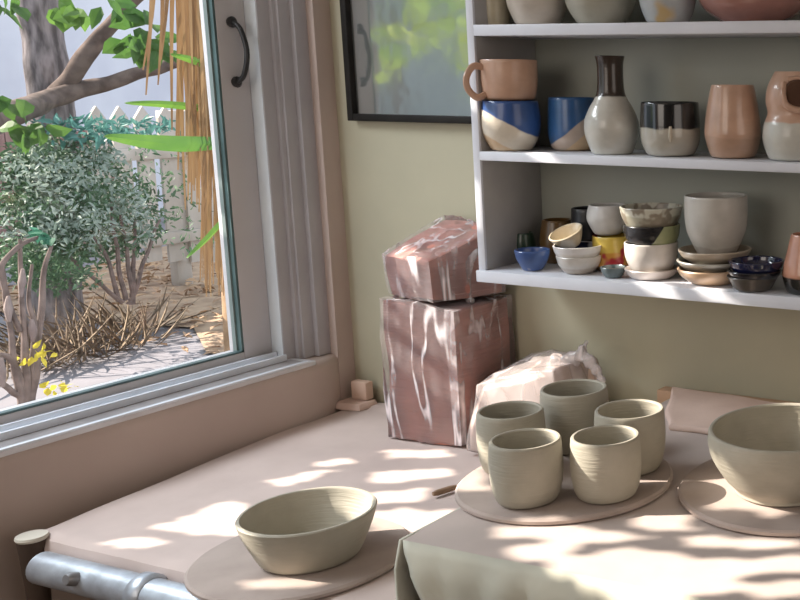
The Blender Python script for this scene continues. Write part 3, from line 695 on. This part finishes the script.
# ================================================================ GARDEN
G = -.35
M_ground = surf('lavender_grey_concrete', (.27, .255, .28), (.21, .20, .215), rough=.9, scale=1.6, bump=.2, bscale=12)
M_litter = surf('dry_leaf_litter', (.50, .36, .25), (.34, .24, .17), rough=.95, scale=7, bump=.8, bscale=14)
M_stucco = surf('lavender_white_stucco', (.82, .82, .88), (.62, .62, .70), rough=.95, scale=.9, lo=.3, hi=.7)
M_bark = surf('grey_brown_bark', (.27, .235, .235), (.08, .068, .068), rough=.95, scale=26, stretch=(1, 1, .25), bump=1, bscale=30, bstretch=(1, 1, .3))
M_bark2 = surf('brown_branch_bark', (.17, .125, .105), (.085, .06, .05), rough=.95, scale=12, bump=.8, bscale=20)
M_picket = surf('weathered_white_pickets', (.60, .55, .50), (.46, .41, .36), rough=.8, scale=5, stretch=(1, 1, .2))
M_fenceb = surf('reddish_brown_boards', (.36, .22, .20), (.27, .16, .15), rough=.85, scale=6, stretch=(1, 1, .15))
M_leaf = surf('bright_green_leaf', (.13, .25, .05), (.05, .125, .03), rough=.5, scale=3, transl=.5)
M_leafy = surf('yellow_green_leaf', (.62, .66, .08), (.24, .44, .08), rough=.5, scale=2.5, transl=.5)
M_bush = surf('blue_green_leaf', (.15, .26, .15), (.04, .09, .04), rough=.5, scale=3, transl=.3, spec=.6)
M_bush2 = surf('highlight_pale_leaf', (.42, .50, .46), (.20, .28, .22), rough=.5, scale=4, transl=.3)  # pale tone paints in the highlights on the shrub leaves
M_straw = surf('dry_palm_straw', (.46, .30, .15), (.24, .14, .07), rough=.8, scale=10, stretch=(1, 1, .1), transl=.25)
M_yellow = surf('yellow_leaf', (.75, .62, .08), (.6, .5, .05), rough=.6, transl=.4)
M_stem = surf('grey_brown_stem', (.22, .165, .145), (.12, .09, .08), rough=.9, scale=20)

# ground
def flat(name, pts, z, mat): 
    bm = bmesh.new(); polyplane(bm, [(x, y, 0) for x, y in pts]); return obj(name, bm, mat, None, Vector((0, 0, z)), smooth=False)
struct(flat('floor_garden', [(-.16, -14), (-.16, 12), (-16, 12), (-16, -14)], G, M_ground), 'grey concrete garden paving')
# leaf litter: earth bed + scattered dry leaves
def leaf(bm, p, dirv, nrm, ln, wd, bend=.15, wide=.45):
    dirv = dirv.normalized(); s = dirv.cross(nrm)
    if s.length < 1e-5: s = dirv.orthogonal()
    s.normalize(); n = s.cross(dirv)
    mid = [bm.verts.new(p+dirv*ln*t+n*ln*bend*b) for t, b in ((0, 0), (wide*.62, .3), (wide*1.4, .35), (1, 0))]
    lf_ = [bm.verts.new(p+dirv*ln*t+s*wd*w+n*ln*bend*.7) for t, w in ((wide*.55, .45), (wide*1.3, .42))]
    rt_ = [bm.verts.new(p+dirv*ln*t-s*wd*w+n*ln*bend*.7) for t, w in ((wide*.55, .45), (wide*1.3, .42))]
    bm.faces.new((mid[0], lf_[0], mid[1])); bm.faces.new((mid[0], mid[1], rt_[0]))
    bm.faces.new((mid[1], lf_[0], lf_[1], mid[2])); bm.faces.new((mid[1], mid[2], rt_[1], rt_[0]))
    bm.faces.new((mid[2], lf_[1], mid[3])); bm.faces.new((mid[2], mid[3], rt_[1]))
def rv(): 
    return Vector((random.gauss(0, 1), random.gauss(0, 1), random.gauss(0, 1))).normalized()
bm = bmesh.new()
bed = [(-5.2, 3.55), (-4.5, 3.1), (-3.6, 3.3), (-3.2, 5.2), (-6.5, 8.4), (-8.8, 6.2), (-7.6, 3.4), (-6.4, 3.35)]
bm = bmesh.new(); polyplane(bm, [(x, y, .012) for x, y in bed])
lit = obj('leaf_litter', bm, M_litter, None, Vector((0, 0, G)), smooth=False)
tag(lit, 'brown dry leaf litter on the ground beneath the picket fence', 'leaf litter', kind='stuff')
bm = bmesh.new()
for i in range(1400):
    x = random.uniform(-8, -3.3); y = random.uniform(2.9, 6.2)
    if y < 3.3 and random.random() < .6: continue
    p = Vector((x, y, G+random.uniform(.015, .05))); leaf(bm, p, Vector((random.gauss(0, 1), random.gauss(0, 1), .15)), Vector((random.gauss(0, .4), random.gauss(0, .4), 1)), random.uniform(.06, .13), random.uniform(.03, .06), .2)
ll = obj('dry_leaves', shift(bm, Vector((0, 0, G))), surf('dry_leaf', (.56, .38, .24), (.34, .22, .15), rough=.9, scale=2), lit, smooth=False); ll['kind'] = 'stuff'

# neighbour's wall
o = box('garden_wall', (-11.2, -3, G), (-11, 11.5, 4.2), M_stucco); tag(o, 'pale lavender stucco wall of the neighbouring building behind the tree', 'wall')
# brown fence far left
bf = empty('board_fence', (-9.6, 5.2, G)); tag(bf, 'reddish brown board fence at the far left of the garden', 'fence')
for i in range(12):
    y = 4.55+i*.145
    box('board', (-9.6, y, G), (-9.57, y+.135, on(8, 132, 0, -9.6).z+random.uniform(-.02, .02)), M_fenceb, bf)
box('rail', (-9.64, 4.5, .2), (-9.6, 6.3, .28), M_fenceb, bf)

# picket fence
pf = empty('picket_fence', (-6.6, 5.2, G)); tag(pf, 'weathered white picket fence behind the shrub', 'fence')
FX = -6.6
for px in (96, 119, 142, 165, 187, 208, 226):
    t = on(px, 106, 0, FX); bt = on(px+8, 262, 0, FX); w = .125
    bm = bmesh.new()
    z0 = bt.z; z1 = t.z; ly = (bt.y-t.y)*.3
    pts = [(-w/2, z0), (w/2, z0), (w/2, z1-.09), (0, z1), (-w/2, z1-.09)]
    f1 = [bm.verts.new(sub(pf, (FX, t.y+ly*(1-(z-z0)/(z1-z0))+y, z))) for y, z in pts]; f2 = [bm.verts.new(v.co+Vector((-.025, 0, 0))) for v in f1]
    bm.faces.new(f1); bm.faces.new(list(reversed(f2)))
    for i in range(5): bm.faces.new((f1[i], f2[i], f2[(i+1) % 5], f1[(i+1) % 5]))
    bmesh.ops.recalc_face_normals(bm, faces=bm.faces)
    obj('picket', bm, M_picket, pf, smooth=False)
ya, yb = on(80, 150, 0, FX).y, on(240, 150, 0, FX).y
for yy in (152, 238):
    z = on(170, yy, 0, FX).z
    box('rail', (FX+.002, ya, z-.045), (FX+.03, yb, z+.045), M_picket, pf, .004)
box('post', (FX-.12, yb-.62, G), (FX-.03, yb-.5, on(200, 110, 0, FX).z), M_picket, pf, .004)

# big tree with two branches and leaf sprays
TX = -6.0
tb = on(52, 300, 0, TX); tb.z = G
tree = empty('garden_tree', tb); tag(tree, 'big grey-barked tree with two crossing branches seen through the window', 'tree')
def rl(o, p): return Vector(p)-o.location
bm = bmesh.new()
tr = [(56, 330), (52, 250), (48, 190), (52, 110), (44, 40), (36, 0), (24, -70), (16, -160)]
tp = [on(x, y, 0, TX) for x, y in tr]; tp[0].z = G
kk = depth(tp[3])/F*.95
rad = [27, 25, 23, 21, 19, 18, 17, 15]
sp_ = spline(tp, 6); n_ = len(sp_)
rs = [kk*rad[min(i//6, 7)]*(1-(i % 6)/6)+kk*rad[min(i//6+1, 7)]*((i % 6)/6) for i in range(n_)]
ring_tube(bm, [rl(tree, p) for p in sp_], rs, 20)
for v in bm.verts: v.co += Vector((noise.noise(v.co*6), noise.noise(v.co*6+Vector((9, 0, 0))), 0))*.018
obj('trunk', bm, M_bark, tree)
def limb(pts, rads, name='branch', par=tree, mat=M_bark2, seg=12, foot=None):
    bm = bmesh.new(); W = [on(x, y, 0, X) for x, y, X in pts]
    if foot is not None: W = [Vector((par.location.x+(W[0].x-par.location.x)*.5, par.location.y+(W[0].y-par.location.y)*.5, foot))]+W; rads = [rads[0]]+list(rads)
    P = spline(W, 6)
    kk = depth(P[len(P)//2])/F*.95
    R = []
    for i in range(len(P)):
        j = i/6; a = int(min(j, len(rads)-1)); b = min(a+1, len(rads)-1); R.append(kk*(rads[a]*(1-(j-a))+rads[b]*(j-a)))
    ring_tube(bm, [rl(par, p) for p in P], R, seg)
    for v in bm.verts: v.co += Vector((noise.noise(v.co*7), noise.noise(v.co*7+Vector((9, 0, 0))), noise.noise(v.co*7+Vector((0, 5, 0)))))*.012
    return obj(name, bm, mat, par)
limb([(-330, 190, -3.9), (-240, 182, -4.1), (-150, 165, -4.35), (-70, 145, -4.6), (-30, 130, -4.8), (0, 118, -5.1), (40, 103, -5.55), (70, 92, -5.65), (110, 82, -5.6), (150, 70, -5.5), (190, 58, -5.4), (230, 50, -5.3)], [4, 8, 13, 16, 15, 14, 12, 10.5, 8.5, 7.5, 7, 5])
limb([(52, 100, -5.8), (70, 78, -5.65), (92, 46, -5.5), (116, 20, -5.4), (150, -20, -5.2), (180, -60, -5)], [10, 9, 8.5, 7.5, 6, 4])
limb([(52, 128, -5.75), (60, 140, -5.5), (70, 146, -5.3), (88, 142, -5.2)], [5, 4, 3, 1.5])
def spray(name, par, centers, mat, n, ln, wd, down=.6, seed=0):
    random.seed(seed); bm = bmesh.new()
    for (x, y, X, rx, ry) in centers:
        c = on(x, y, 0, X); kk = depth(c)/F
        for i in range(n):
            a = rv()*random.random()**.4
            p = c+Vector((a.x*.12, a.y*rx*kk, a.z*ry*kk))
            leaf(bm, rl(par, p), Vector((random.gauss(0, .5), random.gauss(0, .5), -down+random.gauss(0, .4))), Vector((1, random.gauss(0, .5), random.gauss(.4, .5))), ln*random.uniform(.7, 1.2), wd*random.uniform(.7, 1.2))
    return obj(name, bm, mat, par, smooth=False)
spray('leaves', tree, [(4, 0, -4.2, 12, 9), (60, 4, -4.2, 14, 10), (74, 14, -4.2, 8, 9), (114, 6, -4.2, 15, 10), (127, 38, -4.2, 6, 9), (146, 24, -4.2, 8, 14), (160, 42, -4.2, 9, 14), (150, 48, -4.2, 6, 10), (15, 102, -4.3, 4, 4), (22, 128, -4.3, 4, 6), (34, 126, -4.3, 3, 4)], M_leaf, 6, .13, .085, seed=3)

# shrub
sb = empty('leafy_shrub', (on(90, 300, 0, -5.3).x, on(90, 300, 0, -5.3).y, G)); tag(sb, 'dense blue-green shrub in front of the picket fence', 'shrub')
def cloud(par, blobs, mat, n, ln, wd, name, seed, zrange=.35):
    random.seed(seed); bm = bmesh.new()
    for (x, y, X, rx, ry) in blobs:
        c = on(x, y, 0, X); kk = depth(c)/F
        m_ = int(n*rx*ry/600)
        for i in range(m_):
            a = rv()*random.random()**.45
            p = c+Vector((a.x*zrange, a.y*rx*kk, a.z*ry*kk))
            leaf(bm, rl(par, p), rv()+Vector((.3, 0, .1)), rv()+Vector((.6, 0, .4)), ln*random.uniform(.6, 1.3), wd*random.uniform(.7, 1.3))
    return obj(name, bm, mat, par, smooth=False)
cloud(sb, [(25, 165, -5.3, 30, 24), (65, 155, -5.4, 36, 24), (15, 205, -5.2, 30, 30), (60, 205, -5.2, 36, 36), (100, 190, -5.5, 30, 34), (100, 240, -5.3, 34, 26), (50, 245, -5.2, 36, 22), (132, 215, -5.6, 20, 34), (10, 262, -5.0, 24, 24), (55, 275, -4.9, 30, 18)], M_bush, 480, .046, .017, 'foliage', 5)
cloud(sb, [(30, 175, -5.1, 36, 26), (75, 165, -5.2, 40, 30), (55, 225, -5., 46, 34), (110, 215, -5.2, 34, 40)], M_bush2, 260, .046, .016, 'highlight_foliage', 6)
cloud(sb, [(160, 190, -5.7, 30, 40), (185, 225, -5.7, 20, 30), (150, 150, -5.6, 34, 16)], M_bush, 60, .05, .018, 'thin_foliage', 9)
tf = cloud(sb, [(62, 126, -5.2, 12, 6), (82, 124, -5.2, 12, 6), (104, 122, -5.2, 12, 6), (126, 124, -5.2, 8, 5), (148, 127, -5.2, 8, 5), (170, 126, -5.2, 8, 5), (95, 134, -5.2, 50, 6)], surf('teal_leaf', (.14, .34, .30), (.07, .20, .17), rough=.4, transl=.3), 260, .08, .025, 'teal_tips', 7); tf['label'] = 'teal young leaf tips'; tf['kind'] = 'stuff'
random.seed(11)
for x0, y0, x1, y1 in ((125, 300, 110, 200), (130, 300, 135, 220), (118, 300, 90, 230), (128, 305, 160, 220), (122, 302, 60, 250), (132, 305, 120, 215)):
    limb([(x0, y0, -5.0), ((x0+x1)/2+random.uniform(-8, 8), (y0+y1)/2, -5.0), (x1, y1, -5.1)], [2.6, 2, 1.2], 'stem', sb, M_stem, 8)
# dry undergrowth below the shrub
dg = empty('dry_grass_clump', on(75, 318, 2, G)); tag(dg, 'tangle of straw-coloured dry twigs under the shrub', 'dry grass', kind='stuff')
random.seed(13); bm = bmesh.new()
for i in range(260):
    x = random.uniform(-5, 150); X = random.uniform(-5.6, -4.9)
    b = on(x, 300, 0, X); b.z = G+.01
    t = b+Vector((random.gauss(0, .12), random.gauss(0, .22), random.uniform(.06, .36)))
    leaf(bm, rl(dg, b), t-b, Vector((1, 0, .2)), (t-b).length, .009, .12)
dgm = obj('twigs', bm, surf('straw_twig', (.34, .26, .18), (.20, .15, .11), rough=.9), dg, smooth=False); dgm['kind'] = 'stuff'

# palm with dry hanging fronds and green blades
pl_b = on(214, 300, 0, -3.2); pl_b.z = G
palm = empty('palm', pl_b); tag(palm, 'palm with tan dry fronds hanging beside the window sash', 'palm')
random.seed(17); bm = bmesh.new()
PXX = -3.2
def strand(bm, x0, y0, x1, y1, X, w, par):
    P = spline([on(x0, y0, 0, X), on((x0*.6+x1*.4)+random.uniform(-2, 2), y0*.5+y1*.5, 0, X+random.uniform(-.05, .05)), on(x1, y1, 0, X)], 5)
    kk = depth(P[0])/F; prev = None
    for i, p in enumerate(P):
        ww = w*kk*(1-.75*i/(len(P)-1)); s = Vector((.55, .83, 0))*ww*.5
        a, b = bm.verts.new(rl(par, p-s)), bm.verts.new(rl(par, p+s))
        if prev: bm.faces.new((prev[0], prev[1], b, a))
        prev = (a, b)
for i in range(260):
    x = random.uniform(183, 242); y1 = random.uniform(150, 300) if x > 200 else random.uniform(60, 210)
    strand(bm, x+random.uniform(-6, 4), random.uniform(-60, -10), x+random.uniform(-2, 6), y1, PXX+random.uniform(-.2, .2), random.uniform(2, 5.5), palm)
for x0, x1, y1 in ((150, 146, 95), (152, 143, 70), (166, 161, 60), (170, 172, 130), (174, 176, 150), (160, 158, 85), (181, 178, 170), (185, 188, 200)):
    strand(bm, x0+3, -40, x1, y1, PXX, 5, palm)
obj('dry_fronds', bm, M_straw, palm, smooth=False)
def blade(pts, w, X):
    bm = bmesh.new(); P = spline([on(x, y, 0, X) for x, y in pts], 8); prev = None; n = len(P); kk = depth(P[0])/F
    for i, p in enumerate(P):
        t = i/(n-1); ww = w*kk*(sin(pi*min(1, .12+t*.88))**.6 if t < 1 else .02)
        s = Vector((.2, 0, 1))*ww*.5
        a, m_, b = bm.verts.new(rl(palm, p-s)), bm.verts.new(rl(palm, p+Vector((.012, 0, 0)))), bm.verts.new(rl(palm, p+s))
        if prev: bm.faces.new((prev[0], prev[1], m_, a)); bm.faces.new((prev[1], prev[2], b, m_))
        prev = (a, m_, b)
    return obj('green_blade', bm, M_leafgrn, palm)
M_leafgrn = surf('fresh_blade_green', (.17, .33, .05), (.09, .21, .04), rough=.4, scale=4, transl=.35)
blade([(236, 142), (190, 144), (150, 142), (104, 136)], 15, -3.0)
blade([(236, 116), (200, 108), (160, 104), (124, 103)], 7, -3.1)
blade([(236, 68), (214, 66), (192, 60), (170, 54)], 8, -3.0)
blade([(236, 210), (222, 222), (205, 240), (186, 258)], 9, -3.0)
bm = bmesh.new(); P = [on(x, y, 0, -3.35) for x, y in ((232, 330), (230, 200), (226, 80), (222, -60))]; P[0].z = G
ring_tube(bm, [rl(palm, p) for p in spline(P, 6)], .055, 14); obj('stem', bm, surf('palm_stem', (.42, .28, .17), (.25, .16, .09), rough=.9, scale=12), palm)

# bare stemmed plant at lower left
pb_ = on(30, 392, 0, -2.3)
sp2 = empty('bare_stemmed_plant', (pb_.x, pb_.y, G+.12)); tag(sp2, 'bare brown-stemmed plant with a few yellow leaves, close outside the window', 'plant')
for pts, R in (([(28, 420), (26, 370), (24, 320), (20, 270), (22, 240)], [5, 4, 3.4, 2.6, 1.5]), ([(30, 420), (36, 370), (42, 320), (46, 270), (52, 245)], [5, 4, 3.4, 2.6, 1.4]), ([(26, 420), (16, 380), (10, 330), (4, 290), (2, 270)], [4.5, 3.6, 3, 2.4, 1.4]),
               ([(24, 400), (12, 360), (-4, 352), (-20, 346)], [3.4, 3, 2.6, 2]), ([(32, 400), (36, 330), (30, 300), (33, 265)], [3, 3, 2.4, 1.6]), ([(20, 330), (8, 300), (0, 268), (18, 248), (40, 238)], [3, 3, 2.8, 2.4, 1.8]), ([(28, 415), (10, 392), (-6, 380)], [4, 3, 3])):
    limb([(x, y, -2.3) for x, y in pts], R, 'stem', sp2, M_stem, 10, G+.12 if pts[0][1] >= 400 else None)
for x, y, ry in ((22, 283, 14), (9, 308, 12), (33, 330, 12), (2, 372, 16)):
    limb([(x, y-ry, -2.28), (x, y, -2.28), (x, y+ry, -2.28)], [1.5, 4.5, 1.5], 'seed_pod', sp2, surf('pod_brown', (.30, .24, .22), (.2, .15, .14), rough=.9), 10)
spray('yellow_leaves', sp2, [(38, 352, -2.25, 8, 4), (36, 360, -2.25, 7, 4), (45, 385, -2.2, 5, 8), (66, 388, -2.2, 6, 5)], M_yellow, 7, .035, .02, .2, seed=8)
spray('leaves', sp2, [(46, 236, -2.3, 6, 6)], surf('deep_green_leaf', (.05, .20, .12), (.03, .12, .07), transl=.3), 10, .05, .035, .3, seed=9)
# raised planting soil for it
o = box('planter_curb', (-2.75, .2, G), (-2.1, 1.55, G+.12), surf('curb_stone', (.40, .36, .36), (.30, .27, .27), rough=.9, bump=.4), None, .02); tag(o, 'low stone planter kerb under the bare-stemmed plant', 'kerb')


# foliage standing where the picture glass mirrors it
rb = empty('reflected_bush', (-4.6, -4.7, G)); tag(rb, 'sunlit yellow-green bush mirrored in the glass of the framed picture', 'bush')
def wcloud(par, blobs, mat, n, ln, wd, name, seed):
    random.seed(seed); bm = bmesh.new()
    for (c, r) in blobs:
        c = Vector(c)
        for i in range(int(n*r[0]*r[2]*10)):
            a = rv()*random.random()**.4; p = c+Vector((a.x*r[0], a.y*r[1], a.z*r[2]))
            leaf(bm, rl(par, p), rv()+Vector((0, 0, -.3)), rv()+Vector((.5, .5, .4)), ln*random.uniform(.7, 1.3), wd*random.uniform(.7, 1.3))
    return obj(name, bm, mat, par, smooth=False)
wcloud(rb, [((-4.6, -5.25, 1.85), (.42, .36, .30)), ((-4.5, -5.5, 1.6), (.3, .2, .12)), ((-4.6, -4.75, 1.40), (.10, .08, .10)), ((-4.4, -5.6, 1.40), (.3, .25, .08)), ((-5, -5.3, 2.4), (.8, .9, .35)), ((-4.6, -4.8, 1.62), (.1, .12, .16)), ((-4.3, -5.3, 1.18), (.1, .25, .04))], M_leafy, 55, .14, .075, 'leaves', 21)
bm = bmesh.new(); ring_tube(bm, [(0, 0, 0), (.05, -.1, .9), (-.1, -.3, 1.6), (-.2, -.3, 2.5)], [.05, .045, .035, .02], 10); obj('stem', bm, M_bark2, rb)
o = box('far_garden_wall', (-9.2, -12, G), (-9, -3.05, 2.6), surf('grey_blue_stucco', (.34, .38, .39), (.24, .28, .27), rough=.95, scale=1.2)); tag(o, 'grey-blue garden wall mirrored in the picture glass', 'wall')

# ================================================================ sun, added fleck tree, sky, added fill lights
AZ, EL = radians(24), radians(36)
SD = Vector((cos(EL)*cos(AZ), cos(EL)*sin(AZ), -sin(EL)))      # way the sunlight travels
su = bpy.data.lights.new('sun', 'SUN'); su.energy = 11; su.angle = radians(.22); su.color = (1, .90, .78)
so_ = bpy.data.objects.new('sun', su); COL.objects.link(so_); so_.rotation_euler = SD.to_track_quat('-Z', 'Y').to_euler(); so_.location = (-6, -3, 6)

# sun flecks: gaps shaped into the leaves of an added, unseen tree
FLECKS = [
 (Z1, [(160, 527), (190, 514), (226, 501), (242, 505), (242, 528), (226, 535)]), (Z1, [(103, 543), (135, 536), (168, 542), (140, 547)]),
 (Z1, [(270, 481), (312, 472), (318, 477), (282, 485)]), (Z1, [(322, 462), (345, 458), (352, 463), (328, 466)]),
 (Z1, [(385, 450), (440, 449), (447, 455), (392, 457)]), (Z1, [(380, 472), (440, 468), (452, 474), (386, 480)]), (Z1, [(368, 492), (420, 488), (416, 500), (372, 502)]),
 (Z1, [(372, 512), (412, 508), (402, 530), (376, 530)]),  (Z1, [(255, 588), (330, 582), (335, 590), (260, 595)]),
 (Z1+.05, [(330, 478), (396, 476), (396, 512), (331, 520)]),
 (Z2, [(455, 493), (473, 470), (492, 472), (489, 496)]),
 (Z2, [(493, 529), (560, 524), (642, 536), (600, 541), (500, 536)]), (Z2, [(548, 566), (632, 548), (705, 560), (740, 571), (722, 592), (674, 598), (606, 587)]),
 (Z2, [(680, 536), (800, 541), (800, 548), (690, 545)]), (Z2, [(716, 564), (800, 556), (830, 562), (800, 570), (720, 572)]), (Z2, [(505, 548), (560, 545), (575, 555), (520, 560)]),
 (Z2, [(740, 590), (800, 582), (820, 590), (760, 598)]), (Z2, [(660, 560), (640, 600), (600, 600), (590, 575)]),
 (Z2+.085, [(540, 422), (580, 424), (578, 458), (544, 458)]), (Z2+.085, [(638, 390), (684, 394), (680, 426), (640, 424)]), (Z2+.085, [(618, 424), (650, 426), (646, 446), (618, 446)]),
 (Z2+.07, [(794, 400), (850, 400), (850, 450), (808, 446)]), (Z2+.05, [(700, 420), (716, 426), (734, 478), (716, 482)]),
 (Z2+.05, [(470, 420), (484, 420), (492, 470), (476, 474)]),
 (ZL, [(524, 263), (560, 266), (650, 274), (720, 281), (720, 285), (640, 278), (560, 271), (526, 268)]), 
 (ZL+.02, [(620, 268), (640, 268), (640, 278), (622, 278)]), (ZL+.03, [(676, 248), (690, 248), (690, 286), (678, 286)]),
 (ZM+.10, [(476, 70), (512, 74), (512, 100), (478, 100)]),
 (1.0, [(386, 292), (440, 300), (440, 312), (386, 304)]), (.9, [(388, 330), (412, 330), (412, 380), (392, 380)]), (.9, [(440, 340), (458, 340), (458, 400), (444, 400)]),
 (.9, [(520, 352), (560, 346), (572, 362), (530, 380)]), (.88, [(480, 380), (520, 372), (525, 385), (484, 396)]),
 (1.01, [(272, 280), (288, 280), (290, 320), (275, 320)]),
]
CC = Vector((-.05, -.92, 1.42))-SD*2.6
ua = Vector((-sin(AZ), cos(AZ), 0)); ub = ua.cross(SD).normalized()
if ub.z < 0: ub = -ub
def uv(p): p = Vector(p)-CC; return (p.dot(ua), p.dot(ub))
polys = []
for z, q in FLECKS:
    polys.append([uv(on(x, y, 2, z)) for x, y in q])
# fleck polygons that belong on the jamb, which faces the sun
polys[-1] = [uv(on(x, y, 1, -.112)) for x, y in FLECKS[-1][1]]
def seg_d(p, a, b):
    dx, dy = b[0]-a[0], b[1]-a[1]; t = max(0, min(1, ((p[0]-a[0])*dx+(p[1]-a[1])*dy)/(dx*dx+dy*dy+1e-12)))
    return math.hypot(p[0]-a[0]-t*dx, p[1]-a[1]-t*dy)
def inside(p, q):
    r = False; j = len(q)-1
    for i in range(len(q)):
        if (q[i][1] > p[1]) != (q[j][1] > p[1]) and p[0] < (q[j][0]-q[i][0])*(p[1]-q[i][1])/(q[j][1]-q[i][1])+q[i][0]: r = not r
        j = i
    return r
def clear(p, mrg):
    for q in polys:
        if inside(p, q): return False
        if min(seg_d(p, q[i-1], q[i]) for i in range(len(q))) < mrg: return False
    return True
st = empty('added_fleck_tree', (CC.x-.1, CC.y-.35, G)); tag(st, 'added unseen leafy tree with gaps shaped to cast the sun flecks on the tables', 'tree')
random.seed(29); bm = bmesh.new()
def crown_leaf(a, b, ln):
    p = CC+ua*a+ub*b+SD*random.uniform(-.18, .18)
    th = random.uniform(0, 2*pi); d = ua*cos(th)+ub*sin(th)
    leaf(bm, rl(st, p-d*ln*.5), d+SD*random.gauss(0, .12), SD+rv()*.2, ln, ln*.85, .05, .5)
stp = .026
for i in range(-42, 43):
    for j in range(-31, 32):
        a = i*stp+random.uniform(-.007, .007); b = j*stp+random.uniform(-.007, .007)
        if clear((a, b), .036):
            crown_leaf(a, b, .075)
        elif not clear((a, b), 0) and all(clear((a+da, b+db), .0) is False for da, db in ((.02, 0), (-.02, 0), (0, .02), (0, -.02))): continue
        else:
            for di in (-.0087, 0, .0087):
                for dj in (-.0087, 0, .0087):
                    q = (a+di+random.uniform(-.003, .003), b+dj+random.uniform(-.003, .003))
                    if clear(q, .008): crown_leaf(q[0], q[1], .024)
obj('crown', bm, M_leaf, st, smooth=False)
bm = bmesh.new(); ring_tube(bm, [(0, 0, 0), (-.05, 0, 1), (.02, .05, 2), (.1, .25, 3.0)], [.09, .07, .06, .04], 12)
obj('trunk', bm, M_bark, st)

wd_ = bpy.data.worlds.new('sky'); S.world = wd_; wd_.use_nodes = True; nt = wd_.node_tree; nt.nodes.clear()
ou = nt.nodes.new('ShaderNodeOutputWorld'); bg = N(nt, 'ShaderNodeBackground', Strength=1.0)
bg.inputs['Color'].default_value = (.80, .90, 1.0, 1); L(nt, bg.outputs[0], ou.inputs[0])
bg.inputs['Strength'].default_value = 1.3
def area(name, loc, target, size, energy, color):
    l = bpy.data.lights.new(name, 'AREA'); l.shape = 'RECTANGLE'; l.size, l.size_y = size; l.energy = energy; l.color = color
    o = bpy.data.objects.new(name, l); COL.objects.link(o); o.location = loc
    o.rotation_euler = (Vector(target)-Vector(loc)).to_track_quat('-Z', 'Y').to_euler(); return o
area('room_fill', (.25, -2.7, 1.75), (.7, -.2, .95), (1.6, 1.2), 15, (1, .90, .80))  # unseen fill light added behind the camera to lift the interior
area('window_fill', (-.80, -1.15, 2.45), (.45, -.5, .9), (1.3, .6), 42, (.88, .94, 1))  # area light added outside, boosting the daylight through the window
area('side_fill', (2.9, -1.3, 1.5), (.2, -.5, .95), (1.2, 1.2), 6, (1, .90, .82))  # weak unseen fill added on the right to lift the lower wall
S.view_settings.view_transform = 'Standard'
S.view_settings.look = 'None'
S.view_settings.exposure = 0.2
